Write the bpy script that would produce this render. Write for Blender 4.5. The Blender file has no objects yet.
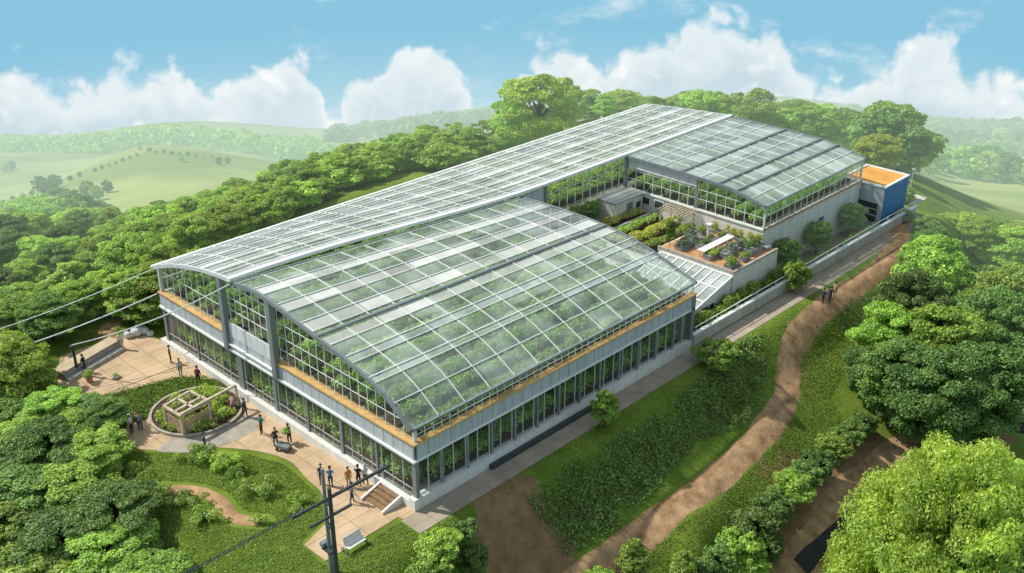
import bpy, math, random
import numpy as np
from mathutils import Vector, Matrix
random.seed(7); rng = np.random.default_rng(7)
PI = math.pi
scene = bpy.context.scene
COL = scene.collection

# ------------------------------------------------------------------ camera
FPX, PITCH, YAW = 1067.254, 0.449, 0.772
CAM = np.array([51.626, -42.507, 50.169])
FW = np.array([-math.sin(YAW)*math.cos(PITCH), math.cos(YAW)*math.cos(PITCH), -math.sin(PITCH)])
RT = np.array([math.cos(YAW), math.sin(YAW), 0.0]); UP = np.cross(RT, FW)
FH = np.array([-math.sin(YAW), math.cos(YAW), 0.0])
cam = bpy.data.cameras.new('camera'); camo = bpy.data.objects.new('camera', cam); COL.objects.link(camo)
camo.location = CAM; camo.rotation_euler = (PI/2-PITCH, 0, YAW)
cam.sensor_width = 36; cam.lens = 36*FPX/1024; cam.clip_end = 6000; cam.clip_start = 1
scene.camera = camo

def ray(u, v): return FW + RT*(u-512)/FPX + UP*(286.5-v)/FPX
def at(u, v, z):
    d = ray(u, v); t = (z-CAM[2])/d[2]; p = CAM+d*t
    return float(p[0]), float(p[1])
def dep(u, v):
    d = ray(u, v); return math.atan2(d@RT, d@FH), -d[2]/math.hypot(d[0], d[1])

# ------------------------------------------------------------------ terrain height
ctl = []
def cz(u, v, z):
    a, t = dep(u, v); ctl.append((a, (CAM[2]-z)/t, z))
def cd(u, v, d):
    a, t = dep(u, v); ctl.append((a, d, CAM[2]-d*t))
for p in [(150,573,-2.4),(0,573,-5),(0,450,-3.2),(60,480,-2.4),(0,400,-2.4),(0,330,-3.0),(250,573,-1.5),(400,573,-2.6),(450,560,-3.6),
          (200,500,-1.2),(100,430,-1.3),(60,350,-0.9),(-150,420,-6),(-150,573,-9),
          (500,573,-6.3),(590,573,-6),(690,500,-5.5),(760,440,-5),(785,400,-4.5),(790,350,-3.5),(825,307,-2.5),(890,260,-1.8),(905,215,-1.2),
          (560,573,-6.1),(640,540,-6.2),(720,490,-5.8),(640,480,-4.0),(560,500,-4.2),(700,420,-3.6),(740,370,-2.8),(800,300,-1.9),(860,255,-1.2),
          (800,450,-6.6),(850,480,-8.5),(800,573,-10),(1000,420,-9.5),(1024,573,-15),(900,573,-13),(850,400,-6.3),(850,340,-4.2),(950,340,-6.2),
          (1024,340,-8),(930,270,-4.2),(1024,270,-10),(960,230,-5.5),(930,215,-3.2),(700,573,-8),
          (512,700,-12),(100,700,-8),(1000,700,-22),(300,640,-3.5),(700,640,-13),
          (100,300,-3.5),(40,300,-4),(200,240,-3.5),(300,190,-3.5),(400,165,-3.0),(470,160,-1.8),(540,148,-2.0),(600,118,-1.6)]: cz(*p)
for p in [(100,255,140),(0,262,140),(700,152,188),(780,158,188),(850,160,188),(900,168,190),(930,193,160),(980,215,165),(1024,232,165),(640,128,185),(500,146,180),(420,160,175),(300,200,170),(200,225,170)]: cd(*p)
US = [-150,0,70,140,200,280,340,420,500,600,700,760,850,900,950,1024,1180]
LAY = {230:[255,243,233,222,212,198,186,165,150,136,150,155,165,180,200,212,240],
       330:[225,205,193,183,178,178,174,150,140,125,138,142,152,163,182,187,195],
       450:[225,203,174,147,149,162,168,145,134,122,130,131,141,152,160,168,172],
       560:[200,177,170,157,158,164,166,146,136,122,126,127,138,147,154,160,164],
       720:[160,152,150,141,139,139,141,131,124,116,112,113,122,131,138,145,148],
       880:[156,149,148,143,141,141,142,130,121,113,110,110,119,127,134,140,144],
       1150:[136,134,135,125,121,126,129,117,105,100,96,95,105,113,118,119,119],
       1600:[190,188,188,178,175,180,183,170,158,153,150,149,159,167,172,173,173]}
for d_, vs in LAY.items():
    for u_, v_ in zip(US, vs): cd(u_, v_, d_)
ctl = np.array(ctl)
KX, KY = 2.2, 1.0
cp = np.stack([ctl[:,0]*KX, np.log(ctl[:,1])*KY], 1); cval = (CAM[2]-ctl[:,2])/ctl[:,1]
def tps(r2): return np.where(r2 > 1e-12, r2*np.log(np.maximum(r2, 1e-12)), 0)
n = len(cp)
K = tps(((cp[:,None]-cp[None])**2).sum(-1)) + np.eye(n)*2e-4
Pm = np.c_[np.ones(n), cp]
sol = np.linalg.solve(np.block([[K, Pm], [Pm.T, np.zeros((3,3))]]), np.r_[cval, 0, 0, 0])
WR, CR = sol[:n], sol[n:]
def sstep(a, b, x):
    t = np.clip((x-a)/(b-a), 0, 1); return t*t*(3-2*t)
GZ = -0.7
def hgt(x, y):
    x = np.atleast_1d(np.asarray(x, float)); y = np.atleast_1d(np.asarray(y, float))
    dx, dy = x-CAM[0], y-CAM[1]
    d = np.maximum(np.hypot(dx, dy), 12)
    a = np.arctan2(dx*RT[0]+dy*RT[1], dx*FH[0]+dy*FH[1])
    q = np.stack([a*KX, np.log(d)*KY], 1)
    t = CR[0] + q@CR[1:]
    for s in range(0, len(q), 4000):
        t[s:s+4000] += tps(((q[s:s+4000,None]-cp[None])**2).sum(-1))@WR
    z = CAM[2]-d*t
    # level site
    ex = np.maximum(np.maximum(-46-x, x-2.75), 0); ey = np.maximum(np.maximum(-11.5-y, y-86), 0)
    m = 1-sstep(0.0, 5.0, np.hypot(ex, ey))
    return z*(1-m)+(GZ-0.02)*m
def h1(x, y): return float(hgt(x, y)[0])
def hit(u, v):
    d = ray(u, v); ts = np.concatenate([np.linspace(40, 300, 900), np.linspace(300, 2200, 900)[1:]])
    P = CAM+d[None]*ts[:,None]; below = P[:,2] < hgt(P[:,0], P[:,1])
    if not below.any(): return hit(u, v+4)
    i = int(np.argmax(below))
    return float(P[i,0]), float(P[i,1])
def pol(u, d, v=220):
    a, t = dep(u, v); p = CAM+(FH*math.cos(a)+RT*math.sin(a))*d
    return float(p[0]), float(p[1])

# ------------------------------------------------------------------ materials
MATS = {}
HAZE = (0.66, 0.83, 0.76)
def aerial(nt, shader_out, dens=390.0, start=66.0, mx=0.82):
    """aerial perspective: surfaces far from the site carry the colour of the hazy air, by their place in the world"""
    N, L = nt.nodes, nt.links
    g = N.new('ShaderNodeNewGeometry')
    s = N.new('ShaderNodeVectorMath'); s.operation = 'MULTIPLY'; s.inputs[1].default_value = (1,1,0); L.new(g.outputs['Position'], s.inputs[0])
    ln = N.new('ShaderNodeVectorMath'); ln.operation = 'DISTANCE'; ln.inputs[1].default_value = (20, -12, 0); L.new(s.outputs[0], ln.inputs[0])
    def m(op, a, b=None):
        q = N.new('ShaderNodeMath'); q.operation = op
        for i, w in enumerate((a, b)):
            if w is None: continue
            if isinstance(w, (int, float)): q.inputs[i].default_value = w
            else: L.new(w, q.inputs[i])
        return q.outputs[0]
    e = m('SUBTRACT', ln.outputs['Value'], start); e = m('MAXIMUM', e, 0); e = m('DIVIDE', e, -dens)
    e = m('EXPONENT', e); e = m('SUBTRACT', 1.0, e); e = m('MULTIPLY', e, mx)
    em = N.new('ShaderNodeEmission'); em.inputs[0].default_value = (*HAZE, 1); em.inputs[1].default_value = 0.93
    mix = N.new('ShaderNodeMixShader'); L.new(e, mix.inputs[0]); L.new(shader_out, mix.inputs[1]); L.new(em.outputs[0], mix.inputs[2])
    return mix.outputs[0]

def mat(name, c, rough=0.7, var=0.15, scale=1.0, c2=None, bump=0.0, metal=0.0, spec=0.3, bscale=None, streak=False):
    if name in MATS: return MATS[name]
    m = bpy.data.materials.new(name); m.use_nodes = True; nt = m.node_tree; N, L = nt.nodes, nt.links
    b = N['Principled BSDF']; b.inputs['Roughness'].default_value = rough; b.inputs['Metallic'].default_value = metal
    b.inputs['Specular IOR Level'].default_value = spec
    tc = N.new('ShaderNodeNewGeometry')
    nz = N.new('ShaderNodeTexNoise'); nz.inputs['Scale'].default_value = scale; nz.inputs['Detail'].default_value = 6
    if streak:
        mpp = N.new('ShaderNodeMapping'); mpp.inputs['Scale'].default_value = (2.2,2.2,0.22); L.new(tc.outputs['Position'], mpp.inputs[0]); L.new(mpp.outputs[0], nz.inputs['Vector']); nz.inputs['Roughness'].default_value = .7
    else: L.new(tc.outputs['Position'], nz.inputs['Vector'])
    cr = N.new('ShaderNodeValToRGB')
    cr.color_ramp.elements[0].position = 0.3; cr.color_ramp.elements[1].position = 0.7
    a = tuple(max(0, x*(1-var)) for x in c); d = tuple(min(1, x*(1+var)) for x in (c2 or c))
    cr.color_ramp.elements[0].color = (*a, 1); cr.color_ramp.elements[1].color = (*d, 1)
    L.new(nz.outputs[0], cr.inputs[0]); L.new(cr.outputs[0], b.inputs['Base Color'])
    if bump:
        n2 = N.new('ShaderNodeTexNoise'); n2.inputs['Scale'].default_value = bscale or scale*6; n2.inputs['Detail'].default_value = 5
        L.new(tc.outputs['Position'], n2.inputs['Vector'])
        bp = N.new('ShaderNodeBump'); bp.inputs['Strength'].default_value = bump; bp.inputs['Distance'].default_value = 0.1
        L.new(n2.outputs[0], bp.inputs['Height']); L.new(bp.outputs[0], b.inputs['Normal'])
    MATS[name] = m; return m

def glass(name, white=0.15, tint=(0.86,0.95,0.90), gloss=0.6, wcol=(0.82,0.9,0.88), streak=0.5):
    m = bpy.data.materials.new(name); m.use_nodes = True; nt = m.node_tree; N, L = nt.nodes, nt.links
    N.remove(N['Principled BSDF']); out = N['Material Output']
    tr = N.new('ShaderNodeBsdfTransparent'); tr.inputs[0].default_value = (*tint, 1)
    df = N.new('ShaderNodeBsdfDiffuse'); df.inputs[0].default_value = (*wcol, 1)
    tl = N.new('ShaderNodeBsdfTranslucent'); tl.inputs[0].default_value = (*wcol, 1)
    dm = N.new('ShaderNodeMixShader'); dm.inputs[0].default_value = 0.25; L.new(df.outputs[0], dm.inputs[1]); L.new(tl.outputs[0], dm.inputs[2])
    ge = N.new('ShaderNodeNewGeometry')
    nz = N.new('ShaderNodeTexNoise'); nz.inputs['Scale'].default_value = 0.35; nz.inputs['Detail'].default_value = 7; L.new(ge.outputs['Position'], nz.inputs['Vector'])
    mr = N.new('ShaderNodeMapRange'); mr.inputs[1].default_value = 0.3; mr.inputs[2].default_value = 0.7
    mr.inputs[3].default_value = white*(1-streak*.7); mr.inputs[4].default_value = min(1, white*(1+streak)); L.new(nz.outputs[0], mr.inputs[0])
    sp = N.new('ShaderNodeVectorMath'); sp.operation = 'SNAP'; sp.inputs[1].default_value = (1.9,2.75,50); L.new(ge.outputs['Position'], sp.inputs[0])
    wnz = N.new('ShaderNodeTexWhiteNoise'); L.new(sp.outputs[0], wnz.inputs['Vector'])
    vr = N.new('ShaderNodeMapRange'); vr.inputs[3].default_value = 0.62; vr.inputs[4].default_value = 1.38; L.new(wnz.outputs['Value'], vr.inputs[0])
    mv = N.new('ShaderNodeMath'); mv.operation = 'MULTIPLY'; mv.use_clamp = True; L.new(mr.outputs[0], mv.inputs[0]); L.new(vr.outputs[0], mv.inputs[1])
    m1 = N.new('ShaderNodeMixShader'); L.new(mv.outputs[0], m1.inputs[0]); L.new(tr.outputs[0], m1.inputs[1]); L.new(dm.outputs[0], m1.inputs[2])
    gl = N.new('ShaderNodeBsdfGlossy'); gl.inputs['Roughness'].default_value = 0.08
    lw = N.new('ShaderNodeLayerWeight'); pw = N.new('ShaderNodeMath'); pw.operation = 'POWER'; pw.inputs[1].default_value = 3.5; L.new(lw.outputs['Facing'], pw.inputs[0])
    mg = N.new('ShaderNodeMath'); mg.operation = 'MULTIPLY_ADD'; mg.inputs[1].default_value = gloss; mg.inputs[2].default_value = 0.035; L.new(pw.outputs[0], mg.inputs[0])
    m2 = N.new('ShaderNodeMixShader'); L.new(mg.outputs[0], m2.inputs[0]); L.new(m1.outputs[0], m2.inputs[1]); L.new(gl.outputs[0], m2.inputs[2])
    L.new(m2.outputs[0], out.inputs[0]); MATS[name] = m; return m

def leafmat(name, dark, light, trans=0.4, far=False, hv=0.013, vr=(0.74,1.25)):
    m = bpy.data.materials.new(name); m.use_nodes = True; nt = m.node_tree; N, L = nt.nodes, nt.links
    N.remove(N['Principled BSDF']); out = N['Material Output']
    at_ = N.new('ShaderNodeAttribute'); at_.attribute_name = 'tint'
    oi = N.new('ShaderNodeObjectInfo')
    cr = N.new('ShaderNodeValToRGB'); cr.color_ramp.elements[0].color = (*dark, 1); cr.color_ramp.elements[1].color = (*light, 1)
    L.new(at_.outputs['Fac'], cr.inputs[0])
    hs = N.new('ShaderNodeHueSaturation'); L.new(cr.outputs[0], hs.inputs['Color']); hs.inputs['Saturation'].default_value = 0.88
    r1 = N.new('ShaderNodeMapRange'); r1.inputs[3].default_value = 0.493-hv; r1.inputs[4].default_value = 0.493+hv; L.new(oi.outputs['Random'], r1.inputs[0]); L.new(r1.outputs[0], hs.inputs['Hue'])
    mm = N.new('ShaderNodeMath'); mm.operation = 'FRACT'; m0 = N.new('ShaderNodeMath'); m0.operation = 'MULTIPLY'; m0.inputs[1].default_value = 7.31
    L.new(oi.outputs['Random'], m0.inputs[0]); L.new(m0.outputs[0], mm.inputs[0])
    r2 = N.new('ShaderNodeMapRange'); r2.inputs[3].default_value = vr[0]; r2.inputs[4].default_value = vr[1]; L.new(mm.outputs[0], r2.inputs[0]); L.new(r2.outputs[0], hs.inputs['Value'])
    df = N.new('ShaderNodeBsdfDiffuse'); L.new(hs.outputs[0], df.inputs[0])
    tl = N.new('ShaderNodeBsdfTranslucent')
    tw = N.new('ShaderNodeMixRGB'); tw.blend_type = 'MULTIPLY'; tw.inputs[0].default_value = 1; tw.inputs[2].default_value = (1.25, 1.2, 0.5, 1); L.new(hs.outputs[0], tw.inputs[1]); L.new(tw.outputs[0], tl.inputs[0])
    mx = N.new('ShaderNodeMixShader'); mx.inputs[0].default_value = trans; L.new(df.outputs[0], mx.inputs[1]); L.new(tl.outputs[0], mx.inputs[2])
    gl = N.new('ShaderNodeBsdfGlossy'); gl.inputs['Roughness'].default_value = 0.5; gl.inputs[0].default_value = (0.9,0.95,0.85,1)
    mg = N.new('ShaderNodeMixShader'); mg.inputs[0].default_value = 0.03; L.new(mx.outputs[0], mg.inputs[1]); L.new(gl.outputs[0], mg.inputs[2])
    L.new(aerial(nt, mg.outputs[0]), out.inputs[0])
    MATS[name] = m; return m

M_WHITE = mat('white_paint', (0.72,0.72,0.69), 0.55, 0.13, 0.8, bump=0.05, streak=True)
M_FRAME = mat('pale_grey_metal', (0.56,0.60,0.60), 0.4, 0.10, 1.5, spec=0.5)
M_BAR = mat('white_metal_bar', (0.80,0.83,0.81), 0.4, 0.08, 1.5)
M_STEEL = mat('grey_steel', (0.20,0.23,0.24), 0.45, 0.15, 1.2, spec=0.5)
M_DARK = mat('dark_steel', (0.055,0.065,0.07), 0.5, 0.2, 2.0)
M_PANEL = mat('pale_blue_grey_panel', (0.46,0.51,0.54), 0.5, 0.20, 0.9, bump=0.05, streak=True)
M_ORANGE = mat('tan_orange_timber', (0.58,0.36,0.14), 0.6, 0.16, 2.0)
M_CONC = mat('pale_concrete', (0.48,0.47,0.43), 0.85, 0.24, 0.7, bump=0.15, streak=True)
M_CONCD = mat('grey_concrete', (0.27,0.28,0.28), 0.85, 0.18, 0.6, bump=0.2)
M_FLOOR = mat('glasshouse_floor', (0.34,0.33,0.26), 0.9, 0.25, 0.7)
M_WWALL = mat('white_render_wall', (0.68,0.67,0.63), 0.8, 0.15, 0.6, bump=0.1, streak=True)
M_BLUE = mat('blue_cladding', (0.045,0.17,0.35), 0.55, 0.22, 0.9, streak=True)
M_OROOF = mat('orange_roof_felt', (0.66,0.34,0.08), 0.85, 0.18, 0.5, bump=0.1)
M_WOOD = mat('weathered_timber', (0.42,0.33,0.21), 0.8, 0.25, 3.0)
M_WOODP = mat('pale_timber', (0.52,0.45,0.34), 0.8, 0.28, 2.5)
M_STONE = mat('pale_stone', (0.40,0.37,0.31), 0.9, 0.25, 2.0, bump=0.3)
M_SOIL = mat('dark_soil', (0.07,0.05,0.03), 0.95, 0.35, 3.0, bump=0.5)
M_BARK = mat('bark', (0.10,0.075,0.05), 0.95, 0.35, 4.0, bump=0.6)
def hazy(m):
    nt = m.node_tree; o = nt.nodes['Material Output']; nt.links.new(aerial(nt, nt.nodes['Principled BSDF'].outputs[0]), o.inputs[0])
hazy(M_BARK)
M_TERR = mat('terracotta_paving', (0.50,0.27,0.12), 0.85, 0.2, 0.9, bump=0.1)
M_TARP = mat('pale_tarpaulin', (0.55,0.57,0.58), 0.7, 0.15, 1.2, bump=0.3)
M_BROWN = mat('brown_tread', (0.25,0.16,0.09), 0.8, 0.2, 2.0)
M_GREY = mat('dull_grey_roof', (0.40,0.41,0.40), 0.8, 0.12, 0.8)
G_ROOF = glass('greenish_roof_glass', 0.25, (0.94,0.99,0.95), 0.6, (0.80,0.95,0.84), streak=0.8)
G_PALE = glass('pale_roof_glass', 0.46, (0.85,0.93,0.92), 0.8)
G_WHITE = glass('whitened_roof_glass', 0.66, (0.90,0.95,0.93), 0.55, (0.95,0.97,0.93), 0.2)
G_BLUE = glass('bluish_roof_glass', 0.42, (0.86,0.95,0.95), 0.8, (0.78,0.89,0.88), 0.45)
G_WALL = glass('clear_wall_glass', 0.04, (0.95,0.98,0.96), 0.4)
L_A = leafmat('leaf_mid_green', (0.124,0.279,0.026), (0.527,0.840,0.065))
L_B = leafmat('leaf_bright_green', (0.169,0.337,0.035), (0.522,0.784,0.086), 0.45)
L_BIG = leafmat('leaf_sunny_green', (0.22,0.36,0.025), (0.62,0.85,0.08), 0.45, hv=.004, vr=(1.05,1.1))
L_C = leafmat('leaf_deep_green', (0.069,0.183,0.032), (0.267,0.482,0.073), 0.35)
L_Y = leafmat('leaf_yellow_green', (0.20,0.27,0.015), (0.50,0.62,0.05), 0.45, hv=.002, vr=(1.0,1.1))
L_CROP = leafmat('crop_leaf', (0.169,0.375,0.046), (0.607,0.914,0.154), 0.45, hv=0.012)
L_GRASS = leafmat('grass_blade', (0.120,0.230,0.022), (0.322,0.506,0.055), 0.4)
L_COVER = leafmat('cover_leaf', (0.142,0.269,0.051), (0.385,0.635,0.130), 0.35)
L_FLOW = leafmat('blossom', (0.450,0.380,0.320), (0.700,0.580,0.500), 0.3)

# ------------------------------------------------------------------ mesh helpers
class MB:
    def __init__(s): s.v = []; s.f = []; s.m = []
    def add(s, vs, fs, mi=0):
        o = len(s.v); s.v += [tuple(map(float, p)) for p in vs]; s.f += [tuple(i+o for i in f) for f in fs]; s.m += [mi]*len(fs)
    def box(s, a, b, mi=0):
        (x0,y0,z0),(x1,y1,z1) = a, b
        s.add([(x0,y0,z0),(x1,y0,z0),(x1,y1,z0),(x0,y1,z0),(x0,y0,z1),(x1,y0,z1),(x1,y1,z1),(x0,y1,z1)],
              [(0,3,2,1),(4,5,6,7),(0,1,5,4),(1,2,6,5),(2,3,7,6),(3,0,4,7)], mi)
    def bar(s, p, q, w=0.1, h=None, mi=0, up=(0,0,1)):
        p = Vector(p); q = Vector(q); d = (q-p)
        if d.length < 1e-6: return
        d.normalize(); u = Vector(up)
        if abs(d.dot(u)) > 0.98: u = Vector((0,1,0)) if abs(d.y) < 0.9 else Vector((1,0,0))
        sx = d.cross(u).normalized()*(w/2); sy = sx.cross(d).normalized()*((h or w)/2)
        vs = [p-sx-sy,p+sx-sy,p+sx+sy,p-sx+sy,q-sx-sy,q+sx-sy,q+sx+sy,q-sx+sy]
        s.add(vs, [(0,3,2,1),(4,5,6,7),(0,1,5,4),(1,2,6,5),(2,3,7,6),(3,0,4,7)], mi)
    def pbar(s, pts, w=0.1, h=None, mi=0):
        for a, b in zip(pts[:-1], pts[1:]): s.bar(a, b, w, h, mi)
    def tube(s, pts, rs, k=8, mi=0, cap=True):
        pts = [Vector(p) for p in pts]; o = len(s.v); rings = []
        for i, p in enumerate(pts):
            d = (pts[min(i+1, len(pts)-1)]-pts[max(i-1, 0)])
            if d.length < 1e-9: d = Vector((0,0,1))
            d.normalize(); a = d.orthogonal().normalized() if i == 0 else (prev-d*prev.dot(d)).normalized()
            prev = a; b = d.cross(a); r = rs[i] if hasattr(rs, '__len__') else rs
            rings.append([p+a*math.cos(2*PI*j/k)*r+b*math.sin(2*PI*j/k)*r for j in range(k)])
        vs = [q for r in rings for q in r]; fs = []
        for i in range(len(pts)-1):
            for j in range(k): fs.append((i*k+j, i*k+(j+1)%k, (i+1)*k+(j+1)%k, (i+1)*k+j))
        if cap: fs += [tuple(range(k))[::-1], tuple((len(pts)-1)*k+j for j in range(k))]
        s.add(vs, fs, mi)
    def grid(s, P, mi=0):      # P[i][j] points
        a, b = len(P), len(P[0]); fs = []; ms = []
        for i in range(a-1):
            for j in range(b-1): fs.append((i*b+j, i*b+j+1, (i+1)*b+j+1, (i+1)*b+j))
        s.add([q for r in P for q in r], fs, mi)
    def build(s, name, mats, parent=None, smooth=False):
        me = bpy.data.meshes.new(name); me.from_pydata(s.v, [], s.f)
        mats = mats if isinstance(mats, (list, tuple)) else [mats]
        for m in mats: me.materials.append(m)
        if len(mats) > 1: me.polygons.foreach_set('material_index', s.m)
        if smooth: me.polygons.foreach_set('use_smooth', [True]*len(me.polygons))
        me.update()
        o = bpy.data.objects.new(name, me); COL.objects.link(o)
        if parent: o.parent = parent
        return o
def tag(o, label=None, cat=None, group=None, kind=None):
    for k, v in (('label',label),('category',cat),('group',group),('kind',kind)):
        if v: o[k] = v
    return o
def thing(name, label, cat, loc=(0,0,0), rz=0, group=None):
    o = bpy.data.objects.new(name, None); COL.objects.link(o); o.location = loc; o.rotation_euler = (0,0,rz); o.empty_display_size = 0.5
    return tag(o, label, cat, group)
def dup(root, loc, rz=0, sc=(1,1,1), label=None, group=None, mats=None):
    r = root.copy(); COL.objects.link(r); r.location = loc; r.rotation_euler = (0,0,rz); r.scale = sc
    if label: r['label'] = label
    if group: r['group'] = group
    for ch in list(root.children):
        c = ch.copy(); COL.objects.link(c); c.parent = r
        for gch in ch.children:
            g = gch.copy(); COL.objects.link(g); g.parent = c
    return r
def leaves(name, P, Nn, S, tint, m, parent=None, aspect=0.62):
    """one mesh of rhombic leaf clumps at P facing Nn, sizes S"""
    P = np.asarray(P); k = len(P); Nn = Nn/np.maximum(np.linalg.norm(Nn, axis=1, keepdims=True), 1e-6)
    r = rng.normal(size=(k,3)); a = np.cross(Nn, r); a /= np.maximum(np.linalg.norm(a, axis=1, keepdims=True), 1e-6); b = np.cross(Nn, a)
    S = np.asarray(S)[:,None]*0.5
    fold = Nn*S*0.25
    V = np.stack([P-a*S, P-b*S*aspect+fold, P+a*S, P+b*S*aspect+fold], 1).reshape(-1,3)
    me = bpy.data.meshes.new(name); me.vertices.add(4*k); me.vertices.foreach_set('co', V.ravel())
    me.loops.add(4*k); me.loops.foreach_set('vertex_index', np.arange(4*k))
    me.polygons.add(k); me.polygons.foreach_set('loop_start', np.arange(k)*4); me.polygons.foreach_set('loop_total', np.full(k,4))
    me.materials.append(m)
    at_ = me.attributes.new('tint', 'FLOAT', 'FACE'); at_.data.foreach_set('value', np.clip(tint,0,1).astype(np.float32))
    me.update(); me.validate()
    o = bpy.data.objects.new(name, me); COL.objects.link(o)
    if parent: o.parent = parent
    return o
def sph(k):
    v = rng.normal(size=(k,3)); return v/np.linalg.norm(v, axis=1, keepdims=True)

# ------------------------------------------------------------------ world and sun
w = bpy.data.worlds.new('World'); scene.world = w; w.use_nodes = True
SUN = np.array([-0.82, -0.42, 0.0]); SUN /= np.linalg.norm(SUN); EL = math.radians(47)
SDIR = np.array([SUN[0]*math.cos(EL), SUN[1]*math.cos(EL), math.sin(EL)])
def build_world():
    nt = w.node_tree; N, L = nt.nodes, nt.links; bg = N['Background']; bg.inputs[1].default_value = 0.15
    sky = N.new('ShaderNodeTexSky'); sky.sky_type = 'NISHITA'; sky.sun_disc = False; sky.sun_elevation = EL
    sky.sun_rotation = math.atan2(SUN[0], SUN[1]); sky.altitude = 200; sky.air_density = 1.0; sky.dust_density = 0.6; sky.ozone_density = 1.5
    tc = N.new('ShaderNodeTexCoord')
    def vm(op, a, b=None):
        q = N.new('ShaderNodeVectorMath'); q.operation = op
        for i, x in enumerate((a, b)):
            if x is None: continue
            if hasattr(x, 'is_linked') or hasattr(x, 'links'): L.new(x, q.inputs[i])
            else: q.inputs[i].default_value = x
        return q
    def mt(op, a, b=None, c=None, clamp=False):
        q = N.new('ShaderNodeMath'); q.operation = op; q.use_clamp = clamp
        for i, x in enumerate((a, b, c)):
            if x is None: continue
            if isinstance(x, (int, float)): q.inputs[i].default_value = x
            else: L.new(x, q.inputs[i])
        return q.outputs[0]
    def ss(a, b, x):
        q = N.new('ShaderNodeMapRange'); q.interpolation_type = 'SMOOTHSTEP'; q.inputs[1].default_value = a; q.inputs[2].default_value = b
        L.new(x, q.inputs[0]); return q.outputs[0]
    D = tc.outputs['Generated']
    sh = vm('NORMALIZE', vm('ADD', D, (0,0,0.44)).outputs[0]).outputs[0]; L.new(sh, sky.inputs['Vector'])
    rx = vm('DOT_PRODUCT', D, tuple(RT)).outputs['Value']; ry = vm('DOT_PRODUCT', D, tuple(FH)).outputs['Value']
    az = mt('ARCTAN2', rx, ry)
    sep = N.new('ShaderNodeSeparateXYZ'); L.new(D, sep.inputs[0])
    hl = mt('SQRT', mt('ADD', mt('MULTIPLY', rx, rx), mt('MULTIPLY', ry, ry)))
    el = mt('ARCTAN2', sep.outputs['Z'], hl)
    # billowing cumulus bank: its top line over azimuth
    t = N.new('ShaderNodeMapRange'); t.inputs[1].default_value = -0.55; t.inputs[2].default_value = 0.55; L.new(az, t.inputs[0])
    pts = [(-40,50),(0,66),(30,66),(60,80),(85,64),(120,58),(160,60),(215,74),(250,62),(275,52),(300,54),(320,84),(333,108),(345,76),(380,48),(405,40),(440,44),(462,70),(478,92),(500,108),
           (522,58),(560,38),(590,48),(620,40),(660,28),(700,16),(740,10),(775,22),(800,52),(835,72),(875,60),(905,44),(925,30),(950,36),(985,60),(1024,72),(1060,60)]
    cv = N.new('ShaderNodeFloatCurve'); c = cv.mapping.curves[0]
    P = []
    for u_, v_ in pts:
        a_, t_ = dep(u_, v_); P.append(((a_+0.55)/1.1, (math.atan(-t_)+0.40)/0.35))
    c.points[0].location = (0, P[0][1]); c.points[1].location = (1, P[-1][1])
    for p in P: c.points.new(min(max(p[0],0.001),0.999), p[1])
    cv.mapping.update(); L.new(t.outputs[0], cv.inputs[1])
    top = mt('SUBTRACT', mt('MULTIPLY', cv.outputs[0], 0.35), 0.40)
    cmb = N.new('ShaderNodeCombineXYZ'); L.new(az, cmb.inputs[0]); L.new(el, cmb.inputs[1])
    def noise(scale, detail, off, rough=0.55, yscale=1.0):
        mp = N.new('ShaderNodeMapping'); mp.inputs['Location'].default_value = (off, off*0.7, off*1.3); mp.inputs['Scale'].default_value = (1, yscale, 1); L.new(cmb.outputs[0], mp.inputs[0])
        q = N.new('ShaderNodeTexNoise'); q.inputs['Scale'].default_value = scale; q.inputs['Detail'].default_value = detail; q.inputs['Roughness'].default_value = rough
        L.new(mp.outputs[0], q.inputs['Vector']); return q.outputs[0]
    def bil(scale, off):
        mp = N.new('ShaderNodeMapping'); mp.inputs['Location'].default_value = (off, off*0.7, 0); L.new(cmb.outputs[0], mp.inputs[0])
        nn = N.new('ShaderNodeTexNoise'); nn.inputs['Scale'].default_value = scale*1.3; nn.inputs['Detail'].default_value = 3; L.new(mp.outputs[0], nn.inputs['Vector'])
        av = N.new('ShaderNodeVectorMath'); av.operation = 'MULTIPLY_ADD'; L.new(nn.outputs['Color'], av.inputs[0]); av.inputs[1].default_value = (0.035,0.035,0); L.new(mp.outputs[0], av.inputs[2])
        q = N.new('ShaderNodeTexVoronoi'); q.feature = 'F1'; q.voronoi_dimensions = '2D'; q.inputs['Scale'].default_value = scale
        q.inputs['Detail'].default_value = 2.0; q.inputs['Roughness'].default_value = 0.5
        L.new(av.outputs[0], q.inputs['Vector']); return q.outputs['Distance']
    fb = noise(22, 9, 3.1, 0.6); bl = bil(24, 1.7)
    edge = mt('ADD', top, mt('MULTIPLY', mt('SUBTRACT', fb, 0.5), 0.040)); edge = mt('ADD', edge, mt('MULTIPLY', mt('SUBTRACT', 0.42, bl), 0.030))
    depth = mt('SUBTRACT', edge, el)
    dens = ss(-0.006, 0.011, depth)
    # bank softens and thins out low down; shading from noise
    shn = noise(16, 7, 9.0, 0.55); lit = ss(0.34, 0.66, mt('ADD', mt('MULTIPLY', shn, 0.75), mt('MULTIPLY', mt('SUBTRACT', 0.55, bl), 0.45)))
    low = ss(0.0, 0.055, depth)
    shade = mt('MULTIPLY', mt('SUBTRACT', 1.0, lit), mt('MULTIPLY_ADD', low, 0.70, 0.16))
    cc = N.new('ShaderNodeMixRGB'); cc.inputs[1].default_value = (6.5,6.6,6.5,1); cc.inputs[2].default_value = (3.7,4.65,5.1,1); L.new(shade, cc.inputs[0])
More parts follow.
